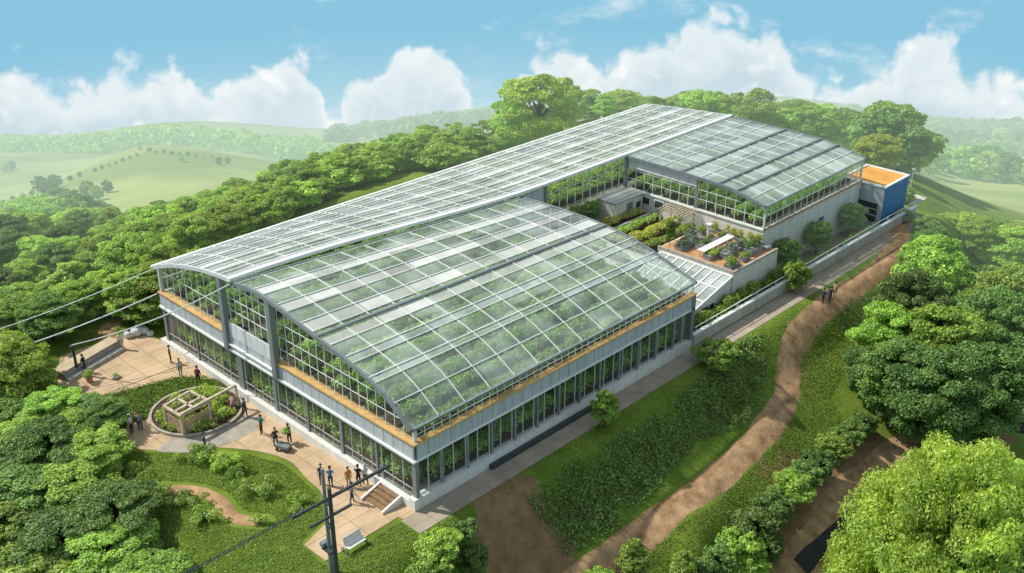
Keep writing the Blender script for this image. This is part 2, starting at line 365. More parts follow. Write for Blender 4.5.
    # visible sky: pale near the land, blue above
    tint = N.new('ShaderNodeMixRGB'); tint.blend_type = 'MIX'; L.new(ss(-0.345, -0.20, el), tint.inputs[0])
    tint.inputs[1].default_value = (4.3,5.6,5.8,1); tint.inputs[2].default_value = (1.7,3.75,5.0,1)
    skm = N.new('ShaderNodeMixRGB'); L.new(ss(-0.10, 0.25, el), skm.inputs[0]); L.new(tint.outputs[0], skm.inputs[1])
    veil = N.new('ShaderNodeMixRGB'); veil.inputs[0].default_value = 0.5; L.new(sky.outputs[0], veil.inputs[1]); veil.inputs[2].default_value = (4.4,4.9,4.9,1); L.new(veil.outputs[0], skm.inputs[2])
    # thin high wisps
    wn = noise(9, 9, 21.0, 0.62, 2.2); wsp = mt('MULTIPLY', ss(0.53, 0.74, wn), 0.75)
    hi = N.new('ShaderNodeMixRGB'); L.new(wsp, hi.inputs[0]); L.new(skm.outputs[0], hi.inputs[1]); hi.inputs[2].default_value = (6.2,6.5,6.6,1)
    opq = mt('MULTIPLY', dens, mt('MULTIPLY_ADD', lit, 0.12, 0.86))
    fin = N.new('ShaderNodeMixRGB'); L.new(opq, fin.inputs[0]); L.new(hi.outputs[0], fin.inputs[1]); L.new(cc.outputs[0], fin.inputs[2])
    # haze glow just above the land
    hz = N.new('ShaderNodeMixRGB'); L.new(mt('MULTIPLY', mt('SUBTRACT', 1.0, ss(-0.335, -0.275, el)), 0.6), hz.inputs[0]); L.new(fin.outputs[0], hz.inputs[1]); hz.inputs[2].default_value = (5.9,6.4,6.4,1)
    L.new(hz.outputs[0], bg.inputs[0])
build_world()
w.cycles.sampling_method = 'MANUAL'; w.cycles.sample_map_resolution = 256
sl = bpy.data.lights.new('sun', 'SUN'); sl.energy = 4.6; sl.angle = math.radians(0.6); sl.color = (1.0, 0.94, 0.83)
so = bpy.data.objects.new('sun', sl); COL.objects.link(so); so.location = (-60,-30,80)
so.rotation_euler = Vector(tuple(-SDIR)).to_track_quat('-Z', 'Y').to_euler()
scene.view_settings.view_transform = 'Standard'; scene.view_settings.look = 'None'; scene.view_settings.exposure = 0
scene.cycles.transparent_max_bounces = 14; scene.cycles.max_bounces = 4; scene.cycles.diffuse_bounces = 2; scene.cycles.glossy_bounces = 2; scene.cycles.transmission_bounces = 2; scene.cycles.caustics_reflective = False; scene.cycles.caustics_refractive = False; scene.cycles.use_denoising = True

# ------------------------------------------------------------------ the ground
def ground_material():
    m = bpy.data.materials.new('grassland'); m.use_nodes = True; nt = m.node_tree; N, L = nt.nodes, nt.links
    b = N['Principled BSDF']; b.inputs['Roughness'].default_value = 0.95; b.inputs['Specular IOR Level'].default_value = 0.1
    g = N.new('ShaderNodeNewGeometry')
    def nz(sc, det=6, rough=0.6):
        q = N.new('ShaderNodeTexNoise'); q.inputs['Scale'].default_value = sc; q.inputs['Detail'].default_value = det; q.inputs['Roughness'].default_value = rough; L.new(g.outputs['Position'], q.inputs['Vector']); return q.outputs[0]
    def ramp(x, a, ca, bb, cb):
        r = N.new('ShaderNodeValToRGB'); r.color_ramp.elements[0].position = a; r.color_ramp.elements[0].color = (*ca,1); r.color_ramp.elements[1].position = bb; r.color_ramp.elements[1].color = (*cb,1); L.new(x, r.inputs[0]); return r.outputs[0]
    def mixc(f, a, bb):
        q = N.new('ShaderNodeMixRGB'); L.new(f, q.inputs[0]); L.new(a, q.inputs[1]); L.new(bb, q.inputs[2]); return q.outputs[0]
    grass = ramp(nz(0.35, 9, 0.7), 0.32, (0.085,0.15,0.018), 0.68, (0.20,0.28,0.042))
    field = ramp(nz(0.012, 6), 0.38, (0.21,0.29,0.075), 0.62, (0.38,0.44,0.14))
    dirt = ramp(nz(0.8, 8, 0.7), 0.3, (0.18,0.11,0.055), 0.7, (0.34,0.22,0.12))
    def attr(nm):
        q = N.new('ShaderNodeAttribute'); q.attribute_name = nm; return q.outputs['Fac']
    far = attr('far'); da = attr('dirt')
    mm = N.new('ShaderNodeMath'); mm.operation = 'MULTIPLY_ADD'; L.new(nz(0.45, 8, 0.7), mm.inputs[0]); mm.inputs[1].default_value = 1.1; mm.inputs[2].default_value = -0.55
    ad = N.new('ShaderNodeMath'); ad.operation = 'ADD'; L.new(da, ad.inputs[0]); L.new(mm.outputs[0], ad.inputs[1])
    mr = N.new('ShaderNodeMapRange'); mr.inputs[1].default_value = 0.42; mr.inputs[2].default_value = 0.58; L.new(ad.outputs[0], mr.inputs[0])
    col = mixc(mr.outputs[0], mixc(far, grass, field), dirt); L.new(col, b.inputs['Base Color'])
    bp = N.new('ShaderNodeBump'); bp.inputs['Strength'].default_value = 0.5; bp.inputs['Distance'].default_value = 0.25; L.new(nz(2.2, 8, 0.7), bp.inputs['Height']); L.new(bp.outputs[0], b.inputs['Normal'])
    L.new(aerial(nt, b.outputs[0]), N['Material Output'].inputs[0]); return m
def make_ground():
    ds = np.concatenate([[8,16,24,32,40,46,52], np.arange(57,190,0.9), np.exp(np.linspace(math.log(190), math.log(2200), 130))])
    az = np.linspace(-0.95, 0.95, 520)
    A, Dd = np.meshgrid(az, ds)
    X = CAM[0]+(FH[0]*np.cos(A)+RT[0]*np.sin(A))*Dd; Y = CAM[1]+(FH[1]*np.cos(A)+RT[1]*np.sin(A))*Dd
    Z = hgt(X.ravel(), Y.ravel())
    R_, C_ = X.shape
    idx = np.arange(R_*C_).reshape(R_, C_)
    F = np.stack([idx[:-1,:-1], idx[:-1,1:], idx[1:,1:], idx[1:,:-1]], -1).reshape(-1,4)
    V = np.c_[X.ravel(), Y.ravel(), Z]; k = len(F)
    me = bpy.data.meshes.new('ground'); me.vertices.add(len(V)); me.vertices.foreach_set('co', V.ravel())
    me.loops.add(4*k); me.loops.foreach_set('vertex_index', F.ravel()); me.polygons.add(k)
    me.polygons.foreach_set('loop_start', np.arange(k)*4); me.polygons.foreach_set('loop_total', np.full(k,4)); me.polygons.foreach_set('use_smooth', np.ones(k, bool))
    far = sstep(150, 240, Dd.ravel())
    dirt = np.zeros(len(V))
    for (u_, v_, r_, s_) in [(515,520,4.2,0.95),(540,560,3.4,0.9),(505,560,3,0.8),(485,500,2.6,0.55),(500,470,2.0,0.4),(830,500,7,0.75),(800,540,6,0.8),(880,465,6,0.7),(960,420,7,0.72),(1010,400,6,0.6),(775,475,3,0.5),(690,330,3,0.45),(720,340,2.5,0.45),(650,375,2.5,0.4),(835,390,3,0.3),(860,360,4,0.35)]:
        x_, y_ = hit(u_, v_); dirt = np.maximum(dirt, s_*(1-sstep(r_*0.45, r_*1.2, np.hypot(V[:,0]-x_, V[:,1]-y_))))
    for nm, val in (('far', far), ('dirt', dirt)):
        a_ = me.attributes.new(nm, 'FLOAT', 'POINT'); a_.data.foreach_set('value', val.astype(np.float32))
    me.materials.append(ground_material()); me.update(); me.validate()
    o = bpy.data.objects.new('ground', me); COL.objects.link(o); tag(o, kind='structure')
make_ground()

def paving_mat(name, c, c2, sx=1.2, sy=1.2, mort=(0.30,0.21,0.13), off=0.0):
    m = bpy.data.materials.new(name); m.use_nodes = True; nt = m.node_tree; N, L = nt.nodes, nt.links; b = N['Principled BSDF']; b.inputs['Roughness'].default_value = 0.85; b.inputs['Specular IOR Level'].default_value = 0.15
    g = N.new('ShaderNodeNewGeometry'); br = N.new('ShaderNodeTexBrick'); br.offset = off; br.inputs['Scale'].default_value = 1; br.inputs['Brick Width'].default_value = sx; br.inputs['Row Height'].default_value = sy; br.inputs['Mortar Size'].default_value = 0.03
    br.inputs['Color1'].default_value = (*c,1); br.inputs['Color2'].default_value = (*c2,1); br.inputs['Mortar'].default_value = (*mort,1); L.new(g.outputs['Position'], br.inputs['Vector'])
    nz = N.new('ShaderNodeTexNoise'); nz.inputs['Scale'].default_value = 0.5; nz.inputs['Detail'].default_value = 8; nz.inputs['Roughness'].default_value = 0.7; L.new(g.outputs['Position'], nz.inputs['Vector'])
    r = N.new('ShaderNodeMapRange'); r.inputs[1].default_value = 0.25; r.inputs[2].default_value = 0.75; r.inputs[3].default_value = 0.68; r.inputs[4].default_value = 1.22; L.new(nz.outputs[0], r.inputs[0])
    mu = N.new('ShaderNodeMixRGB'); mu.blend_type = 'MULTIPLY'; mu.inputs[0].default_value = 1; L.new(br.outputs[0], mu.inputs[1]); L.new(r.outputs[0], mu.inputs[2]); L.new(mu.outputs[0], b.inputs['Base Color']); return m
M_PLAZA = paving_mat('sandstone_paving', (0.52,0.38,0.24), (0.58,0.43,0.28), 2.3, 2.3)
M_WALK = paving_mat('grey_walk_slabs', (0.38,0.32,0.25), (0.42,0.36,0.28), 1.6, 2.4, (0.29,0.24,0.18))
M_PATH = mat('dirt_path', (0.31,0.185,0.095), 0.95, 0.25, 0.9, (0.43,0.275,0.15), bump=0.6, bscale=5)
M_ARC = mat('grey_arc_paving', (0.36,0.33,0.28), 0.9, 0.2, 1.2)

import bmesh
def slab(name, pts, z, m, thick=0.0, parent=None):
    bm = bmesh.new(); vs = [bm.verts.new((x, y, z)) for x, y in pts]; f = bm.faces.new(vs)
    if f.normal.z < 0: f.normal_flip()
    bm.normal_update()
    if f.normal.z < 0: bmesh.ops.reverse_faces(bm, faces=[f])
    bmesh.ops.triangulate(bm, faces=bm.faces[:])
    me = bpy.data.meshes.new(name); bm.to_mesh(me); bm.free(); me.materials.append(m)
    o = bpy.data.objects.new(name, me); COL.objects.link(o); 
    if parent: o.parent = parent
    return o
def smoothline(pts, k=6, closed=False):
    P = [np.array(p, float) for p in pts]; n_ = len(P); out = []
    rngi = range(n_ if closed else n_-1)
    for i in rngi:
        if closed: p0,p1,p2,p3 = P[(i-1)%n_],P[i],P[(i+1)%n_],P[(i+2)%n_]
        else: p0,p1,p2,p3 = P[max(i-1,0)],P[i],P[i+1],P[min(i+2,n_-1)]
        for j in range(k):
            t = j/k; out.append(0.5*((2*p1)+(-p0+p2)*t+(2*p0-5*p1+4*p2-p3)*t*t+(-p0+3*p1-3*p2+p3)*t**3))
    if not closed: out.append(P[-1])
    return out
plaza_px = [(56,404),(60,356),(100,343),(150,329),(156,338)]
PZ = [at(u,v,GZ) for u,v in plaza_px]+[(-37.2,-0.05),(0.4,-0.05),(0.4,-1.6)]+[at(u,v,GZ) for u,v in [(398,517),(326,561),(304,545),(328,521)]]
PZ += [tuple(p) for p in smoothline([at(u,v,GZ) for u,v in [(328,521),(322,494),(307,479),(289,461),(256,451),(205,447),(180,450),(140,449),(122,440),(112,420),(100,408)]], 5)[1:]]
tag(slab('plaza', PZ, GZ+0.012, M_PLAZA), kind='structure')
tag(slab('walkway', [(0.42,-1.9),(2.55,-1.9),(2.55,60),(2.2,84),(0.3,84),(0.42,35)], GZ+0.016, M_WALK), kind='structure')
def strip(name, pxz, width, m, lift=0.07):
    """a path draped on the ground along points (x, y)"""
    c = smoothline(pxz, 10); L_, R_ = [], []
    for i, p in enumerate(c):
        d = c[min(i+1,len(c)-1)]-c[max(i-1,0)]; d /= np.linalg.norm(d); nn = np.array([-d[1], d[0]])
        ww = width*(0.5+0.025*math.sin(i*0.9)+0.03*math.sin(i*0.37+1))
        row = [p+nn*ww*s for s in (-1,-0.5,0,0.5,1)]
        zz = hgt([q[0] for q in row],[q[1] for q in row])
        L_.append([(q[0],q[1],z+(lift if 0 < j < 4 else -0.05)) for j,(q,z) in enumerate(zip(row,zz))])
    mb = MB(); mb.grid(L_); return tag(mb.build(name, m, smooth=True), kind='structure')
hill = [hit(560,600), hit(600,568), hit(645,535), hit(695,497), hit(735,462), hit(765,432), hit(785,400), hit(789,372), hit(792,348), hit(806,326), hit(827,305), hit(860,283), hit(886,262), hit(898,242), hit(899,228), hit(903,216)]
strip('path', hill, 2.9, M_PATH, 0.1)
strip('path', [hit(120,490), hit(160,489), hit(195,491), hit(217,500), hit(228,513), hit(240,521), hit(262,522)], 1.5, M_PATH, 0.05)
strip('path', [hit(770,600), hit(815,545), hit(845,500), hit(890,462), hit(940,428), hit(985,412), hit(1040,405)], 4.0, M_PATH)
strip('path', [hit(112,345), hit(106,333), hit(116,322), hit(140,313), hit(158,308)], 2.4, M_PATH)
strip('track', [hit(800,570), hit(838,532), hit(858,512)], 2.0, mat('dark_asphalt', (0.035,0.035,0.037), 0.9, 0.2, 1.0), 0.12)
strip('track', [hit(926,440), hit(960,427), hit(990,424), hit(1030,430)], 2.2, mat('dark_asphalt', (0.05,0.05,0.05)), 0.12)

# ------------------------------------------------------------------ the glasshouse
W_, XV, XW, LF, YW, LT = 36.9, -23.2, -3.85, 35.3, 53.9, 75.7
V1a = np.array([(-36.9,7.95),(-35.5,8.5),(-33.1,9.35),(-30.3,10.1),(-27.6,10.65),(-25.1,11.0),(-22.9,11.2)])
V1b = np.array([(-36.9,8.0),(-34.5,8.25),(-32,8.5),(-29.5,8.7),(-27.2,8.9),(-25.2,9.05),(-23.1,9.2)])
V2a = np.array([(-22.7,11.0),(-20.6,11.3),(-18.7,11.35),(-16.8,11.2),(-14.8,10.88),(-12.5,10.5),(-10.5,10.15),(-8,9.8),(-6,9.42),(-4.2,9.0),(-2.75,8.5),(-1.3,7.7),(0.18,6.6)])
V2b = np.array([(-22.9,8.9),(-20,9.02),(-17,9.1),(-14,9.1),(-11.6,9.0),(-9,8.78),(-7.2,8.5),(-5.6,8.15),(-4.2,7.75),(-3,7.4),(-2,7.05),(-1,6.75),(0.18,6.45)])
V3 = np.array([(-23.1,9.15),(-20,9.14),(-17,9.12),(-14,9.08),(-11,9.02),(-8.6,8.92),(-7.0,8.62),(-5.3,8.30),(-3.7,7.98)])
def resamp(Pf, s):
    d = np.r_[0, np.cumsum(np.hypot(*np.diff(Pf, axis=0).T))]; d /= d[-1]
    return np.stack([np.interp(s, d, Pf[:,0]), np.interp(s, d, Pf[:,1])], -1)
def prof(A, B, s, k):      # point on the lofted roof: s across, k = 0 front .. 1 back
    return resamp(A, s)*(1-k)+resamp(B, s)*k
gh = thing('greenhouse', 'long glass-roofed greenhouse with curved roofs and planted floors, filling the middle of the picture', 'greenhouse', (0,0,0))
def roof(name, A, B, y0, y1, bands, ncross, kf, parent, barw=0.09, over=0.35, seam=None):
    """bands: (s0, s1, material index). kf(y) gives the loft factor."""
    ys = np.linspace(y0-over, y1+over*0.4, ncross*2+1)
    mb = MB()
    for s0, s1, mi in bands:
        ss_ = np.linspace(s0, s1, 3)
        Pn = [[(p[0], y, p[1]) for p in prof(A, B, ss_, kf(y))] for y in ys]
        mb.grid(Pn, mi)
    o = mb.build(name, [G_ROOF, G_PALE, G_WHITE, G_BLUE], parent)
    fb = MB()
    for y in ys[::2]:
        pts = [(p[0], y, p[1]+0.04) for p in prof(A, B, np.linspace(0,1,16), kf(y))]; fb.pbar(pts, barw, 0.10)
    for s0, s1, mi in bands:
        fb.pbar([(*prof(A,B,np.array([s0]),kf(y))[0][[0]], y, prof(A,B,np.array([s0]),kf(y))[0][1]+0.06) for y in ys], 0.08 if mi else 0.05, 0.08)
    fb.build('glazing_bar_grid', M_BAR, o)
    for s in (seam or []):
        sb = MB(); sb.pbar([(float(prof(A,B,np.array([s]),kf(y))[0][0]), y, float(prof(A,B,np.array([s]),kf(y))[0][1])+0.12) for y in ys], 0.30, 0.16); sb.build('ridge_beam', M_STEEL, o)
    # raised end arches
    for y, nm in ((y0-over, 'arch'), (y1+over*0.4, 'arch')):
        ab = MB(); ab.pbar([(p[0], y, p[1]-0.06) for p in prof(A, B, np.linspace(0,1,22), kf(y))], 0.22, 0.34); ab.build(nm, M_FRAME if A is V1a else M_STEEL, o)
    return o
k1 = lambda y: float(sstep(0, 40, np.array(y))); k2 = lambda y: float(np.clip(y/LF, 0, 1)); k0 = lambda y: 0.0
W, P_, G, Bl = 2, 1, 0, 3
b1 = [(0,.09,W),(.09,.15,G),(.15,.23,W),(.23,.30,P_),(.30,.36,G),(.36,.46,W),(.46,.52,P_),(.52,.58,G),(.58,.67,W),(.67,.73,G),(.73,.81,W),(.81,.87,G),(.87,.93,P_),(.93,1,W)]
roof('roof', V1a, V1b, 0, LT, b1, 24, k1, gh, 0.045)
b2 = [(0,.03,P_),(.03,.13,G),(.13,.19,W),(.19,.275,G),(.275,.33,W),(.33,.41,G),(.41,.475,W),(.475,.505,G),(.505,.57,W),(.57,.65,G),(.65,.69,P_),(.69,.775,G),(.775,.805,P_),(.805,.90,G),(.90,1,G)]
roof('roof', V2a, V2b, 0, LF, b2, 13, k2, gh, 0.05, seam=[.505])
b3 = [(0,.04,P_),(.04,.16,Bl),(.16,.28,Bl),(.28,.42,Bl),(.42,.55,Bl),(.55,.68,Bl),(.68,.80,Bl),(.80,.90,Bl),(.90,1,Bl)]
roof('roof', V3, V3, YW, LT, b3, 10, k0, gh, 0.045, seam=[.42,.68,.80])
# gutter beams
mb = MB()
ysv = np.linspace(-0.6, LT, 40)
mb.pbar([(float(prof(V1a,V1b,np.array([1.]),k1(y))[0][0]), y, float(prof(V1a,V1b,np.array([1.]),k1(y))[0][1])+0.1) for y in ysv], 0.55, 0.3)
mb.build('gutter_beam', M_BAR, gh)
mb = MB(); mb.pbar([(-36.9, y, 7.98) for y in (-0.5, LT+.1)], 0.3, 0.25); mb.build('gutter_beam', M_BAR, gh)
mb = MB(); mb.pbar([(0.2, -0.4, 6.52), (0.2, LF+.2, 6.38)], 0.22, 0.18); mb.build('gutter_beam', M_STEEL, gh)
mb = MB(); mb.pbar([(-3.68, YW-.4, 7.93), (-3.68, LT+.2, 7.93)], 0.18, 0.15); mb.build('gutter_beam', M_STEEL, gh)

# floors
mb = MB(); mb.box((-36.7,0.35,4.6),(-0.25,LF,5.0)); mb.build('upper_floor', M_FLOOR, gh)
mb = MB(); mb.box((-36.7,LF,4.6),(XV+.05,LT-.1,5.0)); mb.build('upper_floor', M_FLOOR, gh)
mb = MB(); mb.box((XV+.05,YW+.1,4.6),(XW-.05,LT-.1,5.0)); mb.build('upper_floor', M_FLOOR, gh)
mb = MB(); mb.box((-36.7,0.2,-0.75),(-0.1,LF,0.05)); mb.build('lower_floor', M_FLOOR, gh)
mb = MB(); mb.box((-36.6,5.6,0.05),(-5.6,5.8,4.59)); mb.build('inner_wall', M_CONC, gh)
mb = MB(); mb.box((-5.6,5.6,0.05),(-5.4,LF-.2,4.59)); mb.build('inner_wall', M_CONC, gh)
# plinth
mb = MB(); mb.box((-37.6,-0.45,-0.75),(-0.35,0.05,0.0)); mb.box((-37.6,0.05,-0.75),(-37.1,3.5,0.0))
mb.build('plinth', M_WHITE, gh)
mb = MB(); mb.box((-0.35,-0.45,-0.75),(0.36,LF,0.30)); mb.build('plinth', M_WHITE, gh)
mb = MB(); mb.box((0.37,7.5,-0.68),(0.75,20.5,-0.28)); mb.build('drain_channel', M_DARK, gh)

def lattice(name, x0, x1, y, z0, ztop, step, rows, w=0.07, axis='x', m=None, parent=gh, mid_w=None):
    """upright bars (ztop may be a function) with horizontal rails; axis x: along X at Y=y, axis y: along Y at X=y"""
    mb = MB(); n_ = max(1, int(round((x1-x0)/step)))
    zt = ztop if callable(ztop) else (lambda q: ztop)
    pt = (lambda q, z: (q, y, z)) if axis == 'x' else (lambda q, z: (y, q, z))
    qs = np.linspace(x0, x1, n_+1)
    for q in qs:
        if zt(q)-z0 > 0.15: mb.bar(pt(q,z0), pt(q,zt(q)), w, w, 0)
    for r in rows:
        seg = [q for q in np.linspace(x0, x1, 60) if zt(q) >= r-0.01]
        if len(seg) > 1: mb.bar(pt(seg[0], r), pt(seg[-1], r), w*0.9, w*0.9)
    return mb.build(name, m or M_BAR, parent)
def pane(name, x0, x1, y, z0, ztop, axis='x', parent=gh, m=None, n_=24):
    zt = ztop if callable(ztop) else (lambda q: ztop)
    pt = (lambda q, z: (q, y, z)) if axis == 'x' else (lambda q, z: (y, q, z))
    qs = np.linspace(x0, x1, n_+1); mb = MB(); mb.grid([[pt(q,z0) for q in qs],[pt(q,max(zt(q),z0+.01)) for q in qs]])
    return mb.build(name, m or G_WALL, parent)
# front, lower storey
pane('glass_wall', -36.9, -0.1, 0.02, 0.0, 3.55); lattice('mullion_grid', -36.9, -0.1, 0.0, 0.0, 3.55, 1.25, [0.06, 0.9], 0.05, m=M_FRAME)
for x, ww in ((-36.75,.42),(-31,.2),(-23.7,.85),(-18.3,.45),(-13.6,.2),(-9,.35),(-4.5,.2),(0.0,.42)):
    mb = MB(); mb.box((x-ww/2,-0.10,-0.02),(x+ww/2,-0.10+ww*0.8,3.55)); mb.build('post', M_STEEL, gh)
mb = MB(); mb.box((-37.15,-0.28,3.56),(0.30,0.3,3.74)); mb.build('floor_edge', M_BAR, gh)
mb = MB(); mb.box((-37.1,-0.16,3.30),(0.2,-0.05,3.555)); mb.build('floor_beam', M_STEEL, gh)
# right side, lower storey
pane('glass_wall', 0.0, LF, 0.02, 0.3, 3.55, 'y'); lattice('mullion_grid', 0.0, LF, 0.03, 0.3, 3.55, 1.3, [0.36], 0.07, 'y', M_FRAME)
for y in np.linspace(2.7, LF-0.15, 13):
    mb = MB(); mb.box((-0.06,y-.12,0.3),(0.14,y+.12,3.55)); mb.build('post', M_STEEL, gh)
mb = MB(); mb.box((0.0,0.3,3.56),(0.30,LF+.2,3.74)); mb.build('floor_edge', M_BAR, gh)
# parapet band
def panels(x0, x1, z0, z1, y, axis, step=1.15):
    n_ = int(round((x1-x0)/step)); mb = MB()
    for i in range(n_):
        a = x0+(x1-x0)*i/n_+0.025; b = x0+(x1-x0)*(i+1)/n_-0.025
        if axis == 'x': mb.box((a,y-.05,z0),(b,y+.04,z1))
        else: mb.box((y-.04,a,z0),(y+.05,b,z1))
    if axis == 'x': mb.box((x0,y+.045,z0),(x1,y+.14,z1-.01), 1)
    else: mb.box((y-.14,x0,z0),(y-.045,x1,z1-.01), 1)
    return mb
panels(-37.0,0.1,3.75,5.08,-0.08,'x').build('parapet_panel', [M_PANEL, M_STEEL], gh)
panels(0.15,LF+.1,3.75,5.08,0.16,'y').build('parapet_panel', [M_PANEL, M_STEEL], gh)
mb = MB(); mb.box((-37.1,-0.25,5.09),(-25.0,0.5,5.24)); mb.build('timber_ledge', M_ORANGE, gh)
mb = MB(); mb.box((-17.6,-0.25,5.09),(0.36,0.45,5.24)); mb.build('timber_ledge', M_ORANGE, gh)
mb = MB(); mb.box((-0.3,0.452,5.09),(0.36,LF+.2,5.24)); mb.build('timber_ledge', M_ORANGE, gh)
# raised panel bay in the middle of the front
panels(-24.6,-17.9,5.09,6.5,-0.10,'x').build('parapet_panel', [mat('white_panel',(0.66,0.68,0.70),0.5,0.08,0.8), M_STEEL], gh)
mb = MB(); mb.box((-24.9,-0.34,4.2),(-17.6,-0.15,4.36)); mb.build('floor_edge', M_BAR, gh)
for x in (-25.0, -17.5):
    mb = MB(); mb.box((x-.28,-0.45,3.76),(x+.28,0.10,11.0)); mb.build('post', M_STEEL, gh)
for x in (-36.85,):
    mb = MB(); mb.box((x-.14,0.0,5.25),(x+.14,0.28,7.95)); mb.build('post', M_FRAME, gh)
mb = MB(); mb.box((-0.16,0.05,5.25),(0.10,0.3,6.5)); mb.build('post', M_FRAME, gh)
# front, upper storey glass
za = lambda x: float(np.interp(x, V1a[:,0], V1a[:,1]))-0.12 if x < -22.8 else float(np.interp(x, V2a[:,0], V2a[:,1]))-0.12
pane('glass_wall', -36.9, -25.0, 0.22, 5.25, za); lattice('mullion_grid', -36.8, -25.2, 0.2, 5.25, za, 1.15, [7.4], 0.045)
pane('glass_wall', -24.7, -17.8, 0.22, 6.5, za); lattice('mullion_grid', -24.6, -17.9, 0.2, 6.5, za, 0.95, [7.6,8.8,10.0], 0.06)
pane('glass_wall', -17.3, 0.0, 0.22, 5.25, za); lattice('mullion_grid', -17.2, -0.2, 0.2, 5.25, za, 1.05, [6.5,7.7,9.0,10.2], 0.045)
# right side, upper storey glass and balustrade
pane('glass_wall', 0.1, LF, 0.0, 5.25, 6.4, 'y'); lattice('mullion_grid', 0.3, LF, 0.02, 5.25, 6.4, 0.85, [5.8], 0.06, 'y', M_FRAME)
# back end of the front vault
zb = lambda x: float(np.interp(x, V2b[:,0], V2b[:,1]))-0.1
pane('glass_wall', -22.9, 0.0, LF, 5.0, zb); lattice('mullion_grid', -22.8, 0, LF+.02, 5.0, zb, 1.4, [6.5,7.8], 0.07)
mb = MB(); mb.box((-22.9,LF-.15,-0.7),(-0.2,LF-.02,4.59)); mb.build('rear_wall', M_CONC, gh)
mb = MB(); mb.box((-0.25,LF-.3,-0.7),(0.3,LF+.25,5.08)); mb.build('post', M_STEEL, gh)
# left long side, back end
pane('glass_wall', 0.2, LT, -36.88, 5.2, 7.9, 'y'); lattice('mullion_grid', 0.2, LT, -36.9, 5.2, 7.9, 2.2, [6.5], 0.08, 'y')
mb = MB(); mb.box((-37.0,0.3,-0.7),(-36.75,LT,5.19)); mb.build('side_wall', M_PANEL, gh)
mb = MB(); mb.box((-36.74,LT-.1,-0.7),(XW,LT+.1,5.19)); mb.build('rear_wall', M_WWALL, gh)
zc = lambda x: (float(np.interp(x, V1b[:,0], V1b[:,1])) if x < -23.1 else float(np.interp(x, V3[:,0], V3[:,1])))-0.1
pane('glass_wall', -36.7, XW, LT, 5.2, zc); lattice('mullion_grid', -36.7, XW, LT+.02, 5.2, zc, 2.0, [6.6], 0.08)
# courtyard side of the long range
mb = MB(); mb.box((XV,LF+.25,0),(XV+.2,YW-.02,5.19)); mb.build('side_wall', M_WWALL, gh)
z1b = lambda y: float(prof(V1a,V1b,np.array([1.]),k1(y))[0][1])-0.1
pane('glass_wall', LF-8, YW, XV+.08, 5.2, z1b, 'y'); lattice('mullion_grid', LF+4, YW, XV+.1, 5.2, z1b, 1.35, [7.9], 0.05, 'y')
panels(LF+.1, LF+4.0, 5.2, 8.9, XV+.14, 'y', 1.0).build('wall_panel', [M_PANEL, M_STEEL], gh)
mb = MB(); mb.box((XV-.1,LF+3.95,5.0),(XV+.35,LF+4.3,9.1)); mb.build('post', M_STEEL, gh)
mb = MB(); mb.box((XV-.05,YW-.3,2.6),(XV+.3,YW+.1,9.1)); mb.build('post', M_STEEL, gh)
mb = MB(); mb.box((XV+.2,LF+4.3,5.0),(XV+.45,YW-.1,5.19)); mb.build('floor_edge', M_ORANGE, gh)
# wing walls
mb = MB(); mb.box((XV+.2,YW,0),(XW,YW+.2,5.19)); mb.build('front_wall', M_WWALL, gh)
mb = MB(); mb.box((XW-.2,YW+.2,-0.7),(XW,LT-.1,5.19)); mb.build('side_wall', M_WWALL, gh)
mb = MB(); mb.box((XW,YW-.02,5.0),(XW+.16,LT+.1,5.19)); mb.build('floor_edge', mat('reddish_ledge',(0.36,0.22,0.14)), gh)
mb = MB(); mb.box((XV+.2,YW-.14,5.0),(XW,YW,5.19)); mb.build('floor_edge', M_BAR, gh)
pane('glass_wall', XV+.2, XW, YW+.06, 5.2, zc); lattice('mullion_grid', XV+.3, XW-.05, YW+.04, 5.2, zc, 1.25, [6.4,7.5], 0.055)
panels(XV+.4, -12.9, 7.75, 8.75, YW-.02, 'x', 1.25).build('wall_panel', [mat('white_panel',(0.66,0.68,0.70)), M_FRAME], gh)
mb = MB(); mb.box((-13.1,YW-.05,5.2),(-12.8,YW+.18,8.9)); mb.build('post', M_STEEL, gh)
pane('glass_wall', YW, LT, XW-.05, 5.2, 7.9, 'y'); lattice('mullion_grid', YW, LT, XW-.03, 5.2, 7.9, 1.3, [6.6], 0.06, 'y', M_FRAME)
for y in (YW+.05, LT-.1):
    mb = MB(); mb.box((XW-.16,y-.1,5.2),(XW+.06,y+.1,7.9)); mb.build('post', M_FRAME, gh)
# door in the wing's side wall, windows in the courtyard wall
mb = MB(); mb.box((XW,66.2,0.6),(XW+.06,67.3,2.9)); d = mb.build('door', M_BLUE, gh)
mb = MB(); mb.box((XW+.06,66.35,1.6),(XW+.12,66.45,1.75)); mb.build('handle', M_FRAME, d)
for x in (-20.0, -18.0):
    mb = MB(); mb.box((x-.7,YW-.06,3.7),(x+.7,YW-.001,4.7)); wf = mb.build('window', M_BAR, gh)
    mb = MB(); mb.box((x-.58,YW-.08,3.8),(x+.58,YW-.062,4.6)); mb.build('pane', M_DARK, wf)

